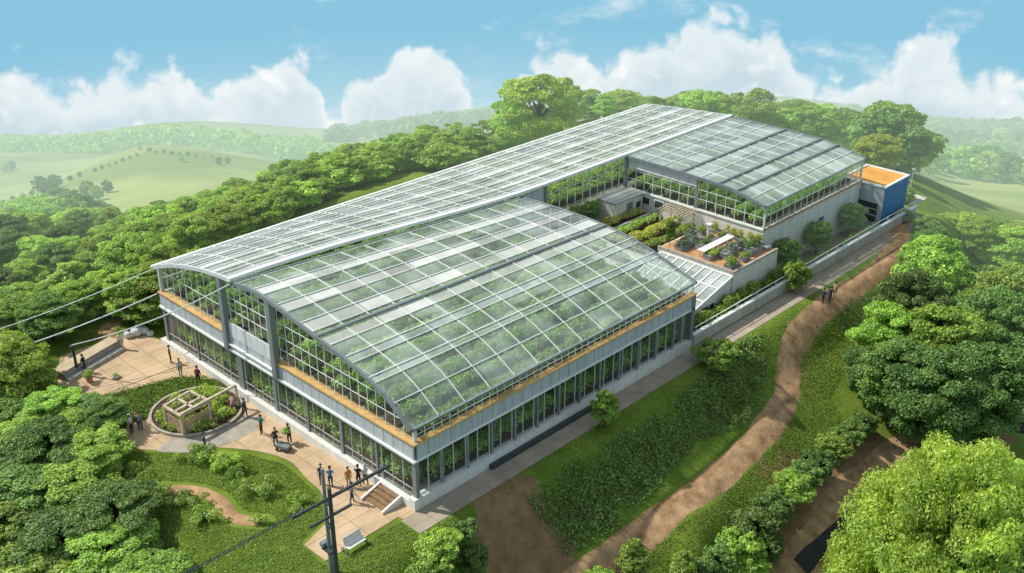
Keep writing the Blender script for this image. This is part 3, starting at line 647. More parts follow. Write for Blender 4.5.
# front steps
st = thing('step_flight', 'short flight of brown steps with white edges at the near corner of the greenhouse', 'steps', (-2.5,-0.46,GZ))
for i in range(4):
    mb = MB(); mb.box((-1.15,-0.42*(i+1)+.02,0.012),(1.15,-0.42*i,0.62-0.155*i)); mb.build('tread', M_BROWN, st)
for s in (-1,1):
    mb = MB(); xx = s*1.16; a, b = sorted((xx, xx+s*.2))
    mb.add([(a,0,0.012),(b,0,0.012),(b,-1.95,0.012),(a,-1.95,0.012),(a,0,0.76),(b,0,0.76),(b,-1.95,0.2),(a,-1.95,0.2)],[(0,1,2,3),(4,7,6,5),(0,4,5,1),(1,5,6,2),(2,6,7,3),(3,7,4,0)])
    mb.build('side_kerb', M_WHITE, st)

# ------------------------------------------------------------------ plants
def clump(lobes, per, size, up=0.45, rnd=0.8):
    """leaf positions over a set of lobes (cx,cy,cz,rx,ry,rz)"""
    Ps, Ns, Ss, Ts = [], [], [], []
    for (x,y,z,rx,ry,rz) in lobes:
        k = max(8, int(per*(rx*ry+rx*rz+ry*rz)/3)); d = sph(k)
        d[:,2] = np.where(d[:,2] < -0.35, -d[:,2]*0.6, d[:,2]); d /= np.linalg.norm(d, axis=1, keepdims=True)
        r = 0.62+0.50*rng.random((k,1))
        p = np.array([x,y,z])+d*np.array([rx,ry,rz])*r
        Ps.append(p); Ns.append(d+rng.normal(size=(k,3))*rnd+np.array([0,0,up])); Ss.append(size*(0.6+0.8*rng.random(k)))
        Ts.append(np.clip(0.45+rng.normal()*0.14+rng.normal(size=k)*0.20,0,1))
    return np.concatenate(Ps), np.concatenate(Ns), np.concatenate(Ss), np.concatenate(Ts)
def tree_proto(name, label, cat, m, H=10., Wd=8., nl=26, per=150, size=0.5, trunk=0.3, low=0.28, seed=1, top=1.0, conic=0.0, spread=0.40):
    random.seed(seed); t = thing(name, label, cat, (0,0,0))
    lobes = []; mb = MB()
    cz_ = H*(low+1)/2; hz = H*(1-low)/2
    big = []
    for i in range(nl):
        for _ in range(30):
            th = random.uniform(0, 2*PI); q = random.uniform(-1, 1); rr = math.sqrt(max(0,1-q*q))*random.uniform(0.55,1.0)
            wq = (1-conic*(q+1)/2)
            x = math.cos(th)*rr*Wd*spread*wq; y = math.sin(th)*rr*Wd*spread*wq; z = cz_+q*hz*0.80
            r = random.uniform(0.09,0.165)*Wd*(0.8 if q > 0.6 else 1)*(1-0.4*conic*(q+1)/2)
            if all((x-b[0])**2+(y-b[1])**2+(z-b[2])**2 > (0.62*(r+b[3]))**2 for b in big): break
        big.append((x,y,z,r)); lobes.append((x,y,z,r,r*random.uniform(.85,1.15),r*random.uniform(.62,.85)))
        for j in range(4):     # sprays off each bough
            dd = sph(1)[0]; dd[2] = abs(dd[2])*0.7; q2 = r*random.uniform(.4,.65)
            lobes.append((x+dd[0]*r*.95, y+dd[1]*r*.95, z+dd[2]*r*.8, q2, q2, q2*.75))
    P, Nn, S, T = clump(lobes, per, size)
    leaves('crown', P, Nn, S, T, m, t)
    mb.tube([(0,0,-0.6),(0.05*H*.1,0,H*.12),(0.0,0.04*H*.2,H*.3),(0,0,H*.55),(0.1,0,H*.8)], [trunk*1.35,trunk,trunk*.8,trunk*.5,trunk*.15], 8)
    for (x,y,z,r) in big[::2]:
        z0 = max(H*.18, z*random.uniform(.35,.6)); mb.tube([(0,0,z0),(x*.45,y*.45,z0+(z-z0)*.55),(x,y,z)], [trunk*.4,trunk*.25,trunk*.07], 5, cap=False)
    mb.build('trunk', M_BARK, t, smooth=True)
    return t
PROTO = {}
def use(key, x, y, label, H, Wd=None, group=None, z=None, rz=None, cat=None):
    """places a copy of a prototype scaled to height H and width Wd"""
    pr, h0, w0 = PROTO[key]
    z = h1(x, y) if z is None else z
    Wd = Wd or H*w0/h0
    rz = random.uniform(0, 2*PI) if rz is None else rz
    if not pr.get('used'):
        pr['used'] = 1; o = pr; o.location = (x,y,z); o.rotation_euler = (0,0,rz); o.scale = (Wd/w0, Wd/w0, H/h0); o['label'] = label
        if group: o['group'] = group
        return o
    o = dup(pr, (x,y,z), rz, (Wd/w0, Wd/w0, H/h0), label, group)
    if not group and 'group' in o: del o['group']
    return o
def proto(key, *a, **k):
    o = tree_proto(*a, **k); PROTO[key] = (o, k.get('H',10.), k.get('Wd',8.))
for i in range(3):
    proto('A%d'%i, 'broadleaf_tree', 'x', 'tree', L_A, seed=11+i, nl=40+4*i, Wd=8.5, size=0.27, per=520, low=-0.02)
    proto('B%d'%i, 'broadleaf_tree', 'x', 'tree', L_B, seed=31+i, nl=38+4*i, Wd=8.5, size=0.27, per=520, low=-0.02)
for i in range(2):
    proto('T%d'%i, 'broadleaf_tree', 'x', 'tree', (L_A, L_B)[i], seed=41+i, nl=36, Wd=5.6, size=0.27, per=520, low=-0.02, conic=.5, spread=.46)
    proto('D%d'%i, 'broadleaf_tree', 'x', 'tree', (L_B, L_A)[i], seed=45+i, nl=24, Wd=8.0, size=0.3, per=330, low=.12, spread=.5)
proto('C0', 'broadleaf_tree', 'x', 'tree', L_C, seed=51, nl=50, Wd=9., size=0.22, per=760, low=0.08)
proto('C1', 'broadleaf_tree', 'x', 'tree', L_C, seed=52, nl=54, Wd=8., size=0.22, per=760, low=0.08)
proto('BIG', 'broadleaf_tree', 'x', 'tree', L_BIG, seed=61, nl=58, Wd=10., size=0.125, per=1000, low=0.22, spread=.47)
proto('Y', 'broadleaf_tree', 'x', 'tree', L_Y, seed=71, nl=40, Wd=9., size=0.3, per=420, low=0.1)
proto('F0', 'distant_tree', 'x', 'tree', L_A, seed=81, nl=26, Wd=9., size=0.75, per=110, low=0.0, trunk=.18)
proto('F1', 'distant_tree', 'x', 'tree', L_C, seed=82, nl=30, Wd=9., size=0.75, per=110, low=0.0, trunk=.18)
proto('S0', 'shrub', 'x', 'shrub', L_A, H=2., Wd=2.6, seed=91, nl=26, size=0.16, per=1500, low=0.05, trunk=0.06)
proto('S1', 'shrub', 'x', 'shrub', L_C, H=2., Wd=2.6, seed=92, nl=26, size=0.16, per=1500, low=0.05, trunk=0.06)
proto('S2', 'shrub', 'x', 'shrub', L_B, H=2., Wd=2.6, seed=93, nl=26, size=0.16, per=1500, low=0.05, trunk=0.06)
proto('K', 'small_tree', 'x', 'tree', L_B, H=4., Wd=3.2, seed=95, nl=34, size=0.20, per=1000, low=0.12, trunk=0.09, conic=0.6)
proto('R', 'small_tree', 'x', 'tree', L_C, H=3.6, Wd=3.2, seed=97, nl=42, size=0.2, per=1000, low=0.2, trunk=0.09)
random.seed(5)
def byvt(key, u, d, vt, label, wf=None, group=None, hmin=5):
    """tree at bearing u, distance d, whose top shows at row vt"""
    x, y = pol(u, d, vt); z = h1(x, y); a, t = dep(u, vt); H = max(CAM[2]-d*t-z, hmin)
    return use(key, x, y, label, H, (wf or 0.85)*H, group, z)
GW = 'trees of the wood beside the long left side of the greenhouse'
LW = 'leafy green tree in the wood along the far left side of the greenhouse'
for i, (u, d, vt) in enumerate([(128,116,232),(158,112,238),(150,128,202),(188,118,215),(188,133,197),(222,120,205),(222,134,186),(250,126,188),(268,137,170),(280,126,180),(300,132,165),(322,140,156),(340,134,158),(352,146,145),(372,140,148),(390,150,140),(408,144,142),(425,156,126),(440,150,128),(458,160,122),(470,152,134),(486,168,124),
        (120,140,214),(96,126,240),(92,112,268),(120,106,270),(140,104,262),(160,104,258),(60,118,262),(110,155,222),(140,150,204),(170,145,196),(205,150,188),(235,148,180),(265,150,170),(290,150,160),(315,155,152),(345,160,142),(375,160,138),(405,165,130),(430,168,124),(452,172,122),(140,124,222),(172,124,212),(206,128,196),(240,136,182)]):
    k = ('A0','B1','T0','D0','A2','B0','T1','D1','A1','B2')[(i*7) % 10]; byvt(k, u+random.uniform(-4,4), d, vt+random.uniform(-3,3), LW, random.uniform(1.05,1.4), GW)
GV = 'undergrowth bushes at the foot of the wood behind the long roof'
for i in range(46):
    u = 130+i*8.6+random.uniform(-4,4); d = np.interp(u,[130,300,420,520],[112,124,138,158])+random.uniform(-1,9); x, y = pol(u, d)
    use(('S0','S2','A0','B1')[i % 4], x, y, 'low bush at the foot of the wood behind the long white roof', random.uniform(2.4,4.2), random.uniform(4.5,7), GV)
GL = 'trees of the hazy wood at the left edge'
spots = [(10,108,305),(45,104,300),(20,122,262),(75,108,285),(5,135,250),(40,132,256),(65,130,262),(-15,118,270),(-25,140,250),(25,112,290),(55,128,258),(85,122,262),(105,135,248),(60,138,250)]
spots += [(random.uniform(-20,118), random.uniform(150,200), random.uniform(226,246)) for _ in range(22)]+[(random.uniform(-10,100), random.uniform(215,262), random.uniform(197,222)) for _ in range(26)]
for i, (u, d, vt) in enumerate(spots):
    byvt(('A','C','A')[i % 3]+str(i % 2), u, d, vt, 'tree in the hazy wood at the left edge below the hills', random.uniform(1.1,1.5), GL)
byvt('B0', 540, 160, 70, 'tallest bright green tree rising behind the middle of the long roof', 1.15)
byvt('A1', 513, 160, 96, 'tree on the left flank of the tallest tree behind the roof', .9)
byvt('B1', 572, 172, 84, 'tree on the right flank of the tallest tree behind the roof', .8)
GB = 'trees of the belt behind the far end of the greenhouse'
for i, (u, vt) in enumerate([(592,88),(606,90),(622,88),(638,92),(655,96),(672,94),(690,90),(706,88),(722,92),(737,95),(752,88),(768,100),(785,104),(800,98),(815,103),(832,100),(848,107),(700,100),(775,112),(820,115),(860,122)]):
    byvt(('A0','T1','B1','D0','A2','T0','B2')[i % 7], u, 186+random.uniform(-6,10), vt, 'mid green tree in the tree belt behind the far end of the greenhouse', random.uniform(.95,1.25), GB)
byvt('Y', 880, 158, 138, 'yellow-green round tree behind the orange-roofed annex', 1.3, hmin=6)
GS = 'trees and bushes on the far right slope'
ng = 0
while ng < 120:
    u = random.uniform(868, 1090); d = random.uniform(140, 320) if u > 900 else random.uniform(168, 250); x, y = pol(u, d, 200); z = h1(x, y)
    vmin = float(np.interp(u, [868,900,930,1024,1090],[148,172,196,212,225])); a_, t_ = dep(u, vmin+6+random.uniform(0,14))
    H = min(random.uniform(4.5, 8.5 if u > 930 else 5.5), (CAM[2]-d*t_-z)*.88)
    if H < 2.2: continue
    ng += 1
    use(random.choice(['A0','A1','B2','A2','B0','B1','D0']), x, y, 'rounded green tree on the wooded slope at the far right', H, H*random.uniform(1.2,1.6 if u < 930 else 1.9), GS)
GR = 'dark trees of the grove right of the dirt path'
for i, (k, u, d, vt, wf) in enumerate([('C0',868,98,345,.8),('A0',893,102,300,.8),('C1',918,106,268,.8),('A2',945,114,234,.85),('C0',985,114,264,.9),('A1',940,102,300,.9),('C1',905,96,338,.9),('A0',968,105,306,.9),('C0',1010,107,292,.9),('A2',915,120,240,.7),('C1',937,126,226,.8),('A0',1022,118,264,1.0),('C0',945,95,345,.9),('C1',990,98,340,.9),('B1',1003,112,270,.8),('B0',962,118,262,.7)]):
    byvt(k, u, d, vt, 'dense tree in the grove to the right of the dirt path', wf, GR)
byvt('BIG', 975, 71, 458, 'large bright green tree filling the lower right corner', 0.60)
byvt('B2', 1050, 74, 480, 'bright tree cut by the right edge beside the large corner tree', 0.9)
# bushes at lower left
GLB = 'dense shrubs and low trees in the lower left corner'
for i, (u, v, H, k) in enumerate([(20,440,4.5,'C0'),(60,425,4,'A0'),(100,425,3.2,'C1'),(15,480,5,'A1'),(60,470,5,'C0'),(95,470,4.0,'B0'),(118,510,2.8,'A2'),(30,520,5.5,'C1'),(75,520,5,'A0'),(120,535,4.5,'C0'),(20,560,5.5,'A2'),(65,570,5.5,'C1'),(110,580,5,'A1'),(140,575,2.8,'C0'),(45,610,6,'A0'),(100,620,5,'C1'),(5,425,4,'A1'),(85,445,3.6,'A2'),(40,455,4.4,'A0'),(100,450,2.4,'C1'),(155,600,4,'A0')]):
    x, y = hit(u, v+8); use(k, x, y, 'dense low tree of the thicket in the lower left corner', H*1.05, H*1.7, GLB)
x, y = hit(22, 408); use('B1', x, y, 'pale green round tree at the left edge beside the plaza', 7.6, 8.0)
x, y = hit(-6, 400); use('B0', x, y, 'green tree cut by the left edge behind the pale round tree', 7.6, 8.0)
# slope and path-side shrubs
x, y = hit(604, 428); use('K', x, y, 'small bright tree standing alone on the upper bank beside the walkway', 4.0, 3.2)
x, y = hit(716, 370); use('S2', x, y, 'spreading bright shrub on the bank left of the bend in the path', 2.8, 4.6)
x, y = hit(795, 292); use('S0', x, y, 'rounded shrub against the parapet below the terrace', 3.6, 3.2)
x, y = hit(632, 582); use('K', x, y, 'pale pointed young tree at the bottom edge left of its twin', 4.2, 3.4)
x, y = hit(682, 590); use('K', x, y, 'pale pointed young tree at the bottom edge right of its twin', 4.0, 3.2)
GP = 'shrubs of the hedge line beside the lower path'
for i, (u, v, H) in enumerate([(715,575,2.6),(738,560,3),(752,545,3.2),(770,525,3),(788,505,3),(800,490,2.6),(815,478,2.6),(832,462,2.6),(845,448,2.4),(860,438,2.4),(745,580,2.8),(765,560,2.4),(700,590,2.4)]):
    x, y = hit(u, v); use(('S1','S0','S1')[i % 3], x, y, 'dark shrub in the hedge line between the two dirt paths', H, H*1.35, GP)
GQ = 'shrubs at the foot of the bare bank'
for i, (u, v, H) in enumerate([(440,560,2.2),(462,545,1.6),(430,580,2.2),(470,575,2.0),(600,590,1.6)]):
    x, y = hit(u, v); use(('S0','S1')[i % 2], x, y, 'low green shrub at the foot of the bare earth bank', H, H*1.6, GQ)
for i, (u, v, H, lb) in enumerate([(903,222,1.6,'low shrub at the far end of the walkway'),(925,235,2.2,'dark shrub on the knoll past the far end of the walkway')]):
    x, y = hit(u, v); use('S1', x, y, lb, H, H*1.7)
# far trees, one by one
GF = 'small trees and hedgerow trees on the distant hills'
fa = [(42,192,9),(55,189,8),(50,198,9),(30,230,12),(45,222,12),(60,215,12),(75,222,13),(85,230,13),(20,240,13),(8,235,12),(35,238,13),(70,235,13),(105,225,9),(98,200,7),(108,193,6),(88,197,8),(182,162,4.5),(219,165,4.5),(228,164,4),(6,172,8),(12,170,8),(150,152,3)]+[(4+i*9.5, 206-i*3.6, 3.2) for i in range(9)]+[(140+i*8, 150.5+i*.9+(i%3), 2.6) for i in range(11)]+[(95+i*7, 172-i*2.5, 2.4) for i in range(7)]
for (u, v, H) in fa:
    H *= .62; x, y = hit(u, v); use(random.choice(['F0','F1']), x, y, 'small dark tree standing on the pale hills at left', H, H*1.05, GF)
for i in range(70):      # hedgerows and copses at right
    row = random.choice([(880,1040,138,0.06),(900,1040,150,0.05),(870,1040,165,0.12),(900,1040,126,0.03)])
    u = random.uniform(row[0], row[1]); v = row[2]+(u-row[0])*row[3]+random.uniform(-3,3)
    x, y = hit(u, v); H = random.uniform(6,11); use(random.choice(['F0','F1']), x, y, 'small hazy tree in the hedgerows of the distant fields at right', H, H*1.3, 'hedgerow trees of the distant right fields')
# far woods that read as one mass
def far_wood(name, spots, m):
    Ps, Ns, Ss, Ts = [], [], [], []
    for (x, y, r, h_) in spots:
        if math.hypot(x-CAM[0], y-CAM[1]) < 520: continue
        k = 46; d = sph(k); d[:,2] = abs(d[:,2])
        Ps.append(np.array([x, y, h1(x,y)])+d*np.array([r,r,h_])); Ns.append(d+rng.normal(size=(k,3))*.5); Ss.append(r*0.55*(0.6+0.8*rng.random(k))); Ts.append(np.clip(0.45+rng.normal(size=k)*.22, 0, 1))
    tag(leaves(name, np.concatenate(Ps), np.concatenate(Ns), np.concatenate(Ss), np.concatenate(Ts), m), 'far wood reading as one hazy mass', None, None, 'stuff')
sp = []
for i in range(170):
    u = random.uniform(95, 330); v = np.interp(u,[95,140,200,280,330],[152,143,145,155,160])+random.uniform(-4,3); x, y = hit(u, v); sp.append((x, y, random.uniform(5,8), random.uniform(8,12)))
for i in range(50):
    u = random.uniform(0, 110); v = 149+random.uniform(-4,4); x, y = hit(u, v); sp.append((x, y, random.uniform(5,9), random.uniform(7,11)))
far_wood('woodland', sp, L_A)
sp = []
for i in range(130):
    u = random.uniform(330, 520); v = np.interp(u,[330,420,520],[140,128,120])+random.uniform(-4,4); x, y = hit(u, v); sp.append((x, y, random.uniform(6,10), random.uniform(7,11)))
for i in range(170):
    u = random.uniform(850, 1030); v = np.interp(u,[850,1030],[122,140])+random.choice([-5,0,14,30])+random.uniform(-3,3); x, y = hit(u, v); sp.append((x, y, random.uniform(5,10), random.uniform(6,10)))
far_wood('woodland', sp, L_C)

# grass and ground cover: nobody could count it
def scatter(name, region, count, m, size, hgt_, label, upn=0.5, poly=None):
    """leaf-sized blades over a region given as pixel polygon, thrown on the ground"""
    pts = np.array([hit(u, v) for u, v in region]); lo, hi = pts.min(0), pts.max(0)
    def inside(q):
        x, y = q[:,0], q[:,1]; c = np.zeros(len(q), bool)
        for i in range(len(pts)):
            (x1,y1),(x2,y2) = pts[i], pts[i-1]
            c ^= ((y1 > y) != (y2 > y)) & (x < (x2-x1)*(y-y1)/(y2-y1+1e-12)+x1)
        return c
    q = rng.random((count*3,2))*(hi-lo)+lo; q = q[inside(q)][:count]
    g = np.sin(q[:,0]*1.3+np.sin(q[:,1]*0.9)*2)*np.cos(q[:,1]*1.1+np.sin(q[:,0]*.7)*2)
    z = hgt(q[:,0], q[:,1])
    g = g*0.6+0.4*np.sin(q[:,0]*3.1+np.cos(q[:,1]*2.3)*1.7)*np.sin(q[:,1]*2.9); hh = hgt_*(0.5+0.5*rng.random(len(q)))*(1+0.75*g)
    P = np.c_[q, z+hh*rng.random(len(q))]
    return P, g
def cover(name, region, count, m, size, h_, label, up=0.8, holes=(), walk=False):
    P, g = scatter(name, region, count, m, size, h_, label)
    keep = np.ones(len(P), bool)
    if 'cover' in name:
        pts = np.array([hit(u, v) for u, v in region]); dm = np.full(len(P), 1e9)
        for i in range(len(pts)):
            a, b = pts[i-1], pts[i]; t = np.clip(((P[:,:2]-a)@(b-a))/((b-a)@(b-a)+1e-9),0,1); dm = np.minimum(dm, np.linalg.norm(P[:,:2]-(a+t[:,None]*(b-a)), axis=1))
        pn = np.sin(P[:,0]*.8+1.3*np.sin(P[:,1]*.5))*np.cos(P[:,1]*.7+np.sin(P[:,0]*.45)*1.5)
        keep &= (dm/2.6+pn*.5+.42) > rng.random(len(P)); P[:,2] -= np.clip(1-dm/2.5,0,1)*.25
    if walk: keep &= (P[:,0] > 2.7) | (P[:,1] < -2.0)
    for (hx, hy, r) in holes: keep &= np.hypot(P[:,0]-hx, P[:,1]-hy) > r
    P, g = P[keep], g[keep]
    Nn = rng.normal(size=P.shape)*0.8+np.array([0,0,up])
    return tag(leaves(name, P, Nn, size*(0.5+rng.random(len(P))), 0.45+0.2*g+rng.normal(size=len(P))*.18, m, None, .62 if 'cover' in name else .3), label, None, None, 'stuff')
pathpts = [tuple(p)+(1.0,) for p in smoothline([hit(u,v) for u,v in [(120,490),(160,489),(195,491),(217,500),(228,513),(240,521),(262,522)]], 4)]
cover('grass', [(110,480),(118,452),(180,454),(250,456),(285,466),(303,482),(318,497),(325,520),(300,545),(322,566),(380,600),(150,600),(120,540)], 70000, L_GRASS, 0.15, 0.14, 'rough green lawn with tufts in front of the plaza', 0.7, pathpts)
cover('grass', [(335,566),(400,522),(440,500),(470,540),(500,600),(340,600)], 12000, L_GRASS, 0.17, 0.14, 'grass bank below the plaza corner', 0.9, (), True)
cover('grass', [(440,497),(560,425),(700,345),(800,278),(895,225),(885,250),(820,298),(790,335),(770,400),(740,440),(690,480),(610,540),(560,480),(480,500)], 22000, L_GRASS, 0.17, 0.1, 'short grass on the bank below the walkway', 1.3, (), True)
cover('ground_cover', [(525,500),(560,470),(600,450),(660,415),(700,380),(735,345),(762,332),(768,370),(762,410),(740,430),(700,440),(650,500),(600,545),(570,560)], 52000, L_COVER, 0.23, 0.7, 'low leafy ground cover on the bank above the dirt path', 0.8)
cover('grass', [(600,573),(700,515),(770,450),(800,400),(798,350),(850,300),(880,290),(860,340),(830,400),(850,430),(800,480),(740,530),(700,573)], 18000, L_GRASS, 0.18, 0.15, 'grass verge to the right of the dirt path', 1.0)
cover('grass', [(0,345),(60,340),(130,305),(170,300),(150,325),(70,352),(40,400),(0,420)], 12000, L_GRASS, 0.18, 0.2, 'meadow grass past the left side of the plaza', 0.8)
# ------------------------------------------------------------------ crops under glass
def crop_proto(name, label, length, width, height, m, group, seed, bed=M_SOIL, size=0.30, per=300, z0=0.28):
    random.seed(seed); t = thing(name, label, 'crop row', (0,0,0), 0, group)
    mb = MB(); mb.box((-width*.5,0,0.005),(width*.5,length,z0)); mb.build('bed', bed, t)
    lobes = []; y = 0.5
    while y < length-0.4:
        hh = height*random.uniform(.6,1.05); r = width*random.uniform(.30,.5)
        lobes.append((random.uniform(-.16,.16)*width, y, z0+hh*.45, r, r*1.1, hh*.5)); y += random.uniform(.42,.75)
    P, Nn, S, T = clump(lobes, per, size); leaves('foliage', P, Nn, S, T, m, t); return t
r0 = crop_proto('crop_row', 'row of leafy green crops growing under the front curved roof', 34, 1.65, 1.25, L_CROP, 'crop rows under the front curved roof', 3)
r0.location = (-21.4, 0.7, 5.0)
for i in range(1, 10): dup(r0, (-21.4+i*2.24 if i < 9 else -1.15, 0.7 if i % 2 else 34.7, 5.0), 0 if i % 2 else PI, (1,1,1 if i < 8 else .8))
for i in range(5):
    for y in (0.9, 35.6): dup(r0, (-35.4+i*2.5, y, 5.0), 0, (1.05,1.05 if y < 10 else 1.16,.95), 'row of leafy crops under the whitened roof of the long range', 'crop rows under the whitened roof of the long range')
for i in range(8): dup(r0, (-21.8+i*2.3, YW+.7, 5.0), 0, (1,.60,1.0), 'row of leafy crops behind the glass of the rear wing', 'crop rows in the rear wing')
r1 = crop_proto('crop_row', 'tall crop row behind the lower front windows', 30, 1.5, 2.0, L_CROP, 'crop rows behind the lower front windows', 5, size=.3, per=260)
r1.location = (-1.2, 1.05, 0.05); r1.scale = (1,1.16,1); r1.rotation_euler = (0,0,PI/2)
dup(r1, (-3.2, 3.6, 0.05), PI/2, (1,1.1,1.25))
dup(r1, (-1.1, 2.4, 0.05), 0, (1,1.06,1.0), 'tall crop row behind the lower windows of the right side', 'crop rows behind the lower right windows')
dup(r1, (-4.0, 2.4, 0.05), 0, (1,1.06,1.2), 'tall crop row behind the lower windows of the right side', 'crop rows behind the lower right windows')

# ------------------------------------------------------------------ courtyard
mb = MB(); mb.box((XV+.22,LF+.3,-0.72),(-11.55,YW-.16,2.7)); tag(mb.build('courtyard_ground', M_CONC), kind='structure')
tr = thing('terrace', 'raised orange-paved terrace with white retaining walls in the courtyard', 'terrace', (-6.7,49.5,0))
def L(o_, a, b, mi=0):
    pass
def lbox(a, b, o): return (a[0]-o[0],a[1]-o[1],a[2]),(b[0]-o[0],b[1]-o[1],b[2])
o_ = (-6.7,49.5)
mb = MB(); mb.box(*lbox((-11.53,45.2,-0.7),(-1.75,YW-.17,3.38),o_)); mb.build('retaining_wall', M_WWALL, tr)
mb = MB(); mb.box(*lbox((-11.3,45.45,3.384),(-2.0,YW-.2,3.42),o_)); mb.build('paving', M_TERR, tr)
mb = MB()
for a, b in (((-11.53,45.15,3.384),(-1.7,45.42,3.62)),((-1.98,45.43,3.384),(-1.7,YW-.2,3.62))): mb.box(*lbox(a,b,o_))
mb.build('coping', M_STONE, tr)
def bed(x, y0, y1, wd, z, m, label, h_, rz=0):
    t = crop_proto('garden_bed', label, y1-y0, wd, h_, m, None, int(abs(x*10)), size=.22, per=420, z0=.35); t['category'] = 'garden bed'; t.location = (x,y0,z); t.rotation_euler = (0,0,rz); return t
L_BED = leafmat('bed_leaf', (0.307,0.423,0.034), (0.749,0.832,0.108), .4, hv=.015)
bed(-20.2,45.6,53.2,1.9,2.7,L_BED,'yellow-green garden bed nearest the grey shed in the courtyard',.8)
bed(-17.6,45.6,53.2,1.7,2.7,L_CROP,'green garden bed between the two yellow-green beds in the courtyard',.7)
bed(-15.0,45.6,53.2,1.8,2.7,L_BED,'yellow-green garden bed nearest the orange terrace in the courtyard',.9)
bed(-12.4,44.2,53.2,1.2,2.7,L_B,'narrow green border along the edge of the orange terrace',1.0)
hb = crop_proto('hedge', 'clipped bright hedge in front of the courtyard beds', 9.5, 1.1, 1.5, L_BED, None, 9, size=.2, per=700, z0=.1); hb['category'] = 'hedge'; hb.location = (-12.2,44.3,2.7); hb.rotation_euler = (0,0,PI/2)
hb = crop_proto('hedge', 'lower green hedge across the courtyard behind the front roof', 10.5, 1.1, 1.2, L_B, None, 10, size=.2, per=600, z0=.1); hb['category'] = 'hedge'; hb.location = (-12.2,41.0,2.7); hb.rotation_euler = (0,0,PI/2)
mb = MB(); mb.box((-18.95,45.2,2.705),(-18.65,53.2,3.15)); tag(mb.build('garden_wall', M_WWALL), 'low white wall between courtyard garden beds', 'wall')
mb = MB(); mb.box((-16.5,45.2,2.705),(-16.2,53.2,2.95)); tag(mb.build('garden_kerb', M_SOIL), 'dark low kerb between the green bed and the yellow-green bed', 'kerb')
sh = thing('shed', 'small flat-roofed grey shed in the inner corner of the courtyard', 'shed', (-21.6,51.2,2.7))
mb = MB(); mb.box((-1.35,-2.6,0),(1.35,2.45,2.35)); mb.build('wall', M_WWALL, sh)
mb = MB(); mb.box((-1.38,-2.7,2.353),(1.45,2.45,2.5)); mb.build('roof', M_GREY, sh)
mb = MB(); mb.box((1.352,-.6,0.02),(1.40,.5,1.95)); dd = mb.build('door', M_STEEL, sh)
mb = MB(); mb.box((1.402,.3,.95),(1.44,.38,1.1)); mb.build('handle', M_FRAME, dd)
mb = MB(); mb.box((1.352,1.2,.9),(1.40,2.0,1.6)); mb.build('window', M_DARK, sh)
random.seed(21)
GC = 'small trees before the inner glass wall of the courtyard'
for (x, y) in ((-21.8,41.0),(-21.9,43.4),(-21.7,45.8)): use('R', x, y, 'small round-headed tree in the courtyard beside the long glass wall', 3.3, 2.6, GC, 2.7)
use('R', -11.0, 46.6, 'slim dark conical tree at the corner of the orange terrace', 3.0, 1.3, None, 3.42)
# terrace furniture
def planter(x, y, lx, ly, label, m, hgt_=.5, ph=.7, rz=0):
    t = thing('planter', label, 'planter', (x,y,3.42), rz)
    mb = MB(); mb.box((-lx/2,-ly/2,.002),(lx/2,ly/2,hgt_)); mb.build('trough', M_CONCD, t)
    mb = MB()
    for a, b in (((-lx/2-.04,-ly/2-.04,hgt_+.002),(lx/2+.04,-ly/2+.08,hgt_+.07)),((-lx/2-.04,ly/2-.08,hgt_+.002),(lx/2+.04,ly/2+.04,hgt_+.07)),((-lx/2-.04,-ly/2+.08,hgt_+.002),(-lx/2+.08,ly/2-.08,hgt_+.07)),((lx/2-.08,-ly/2+.08,hgt_+.002),(lx/2+.04,ly/2-.08,hgt_+.07))): mb.box(a,b)
    mb.build('rim', M_STEEL, t)
    lob = [(random.uniform(-.42,.42)*lx, random.uniform(-.45,.45)*ly, hgt_+ph*.3, .35,.35,ph*.5) for _ in range(int(3+lx*ly*2))]
    P, Nn, S, T = clump(lob, 500, .18); leaves('foliage', P, Nn, S, T, m, t); return t
L_SAGE = leafmat('sage_leaf', (0.112,0.176,0.112), (0.304,0.400,0.272), .3)
planter(-9.4,48.0,1.0,4.0,'grey planter of sage-coloured herbs left of the long white table on the terrace',L_SAGE)
planter(-7.9,49.2,.9,3.2,'dark-leaved grey planter behind the white post on the terrace',L_C,.6,.5)
planter(-4.9,49.6,1.3,4.2,'broad planter of pale herbs right of the long white table on the terrace',L_SAGE,.55,.8)
planter(-3.3,51.2,.9,2.4,'small planter nearest the back right corner of the terrace',L_C,.6,.9)
planter(-5.8,46.9,1.0,1.6,'squat planter at the front of the terrace beside open orange paving',L_A,.45,.5)
planter(-2.9,46.6,1.0,1.6,'bushy planter in the front right corner of the terrace',L_B,.35,1.0)
planter(-6.5,53.1,8.0,.8,'long wild border planted against the white wall at the back of the terrace',L_BED,.25,1.3)
for i, (x, y, lx, ly, lb) in enumerate([(-10.4,51.6,.8,.8,'small square planter at the back left of the terrace'),(-9.2,46.6,.7,1.1,'small planter by the slim conical tree on the terrace'),(-7.7,52.0,.8,.7,'small square planter behind the white post on the terrace'),(-2.8,48.8,.7,1.2,'narrow planter along the right edge of the terrace'),(-10.6,49.9,.6,1.6,'narrow planter along the left edge of the terrace'),(-5.0,52.1,1.2,.7,'planter against the wild border at the back of the terrace')]):
    planter(x, y, lx, ly, lb, (L_A, L_SAGE, L_B)[i % 3], .45, .6)
lt = thing('long_table', 'long white table standing lengthways between planters on the terrace', 'table', (-6.6,49.0,3.42))
mb = MB(); mb.box((-.45,-2.9,.74),(.45,2.9,.84)); mb.build('tabletop', M_WHITE, lt)
for sx in (-.32,.32):
    for y in (-2.6,2.6): mb = MB(); mb.box((sx-.05,y-.05,.003),(sx+.05,y+.05,.738)); mb.build('leg', M_FRAME, lt)
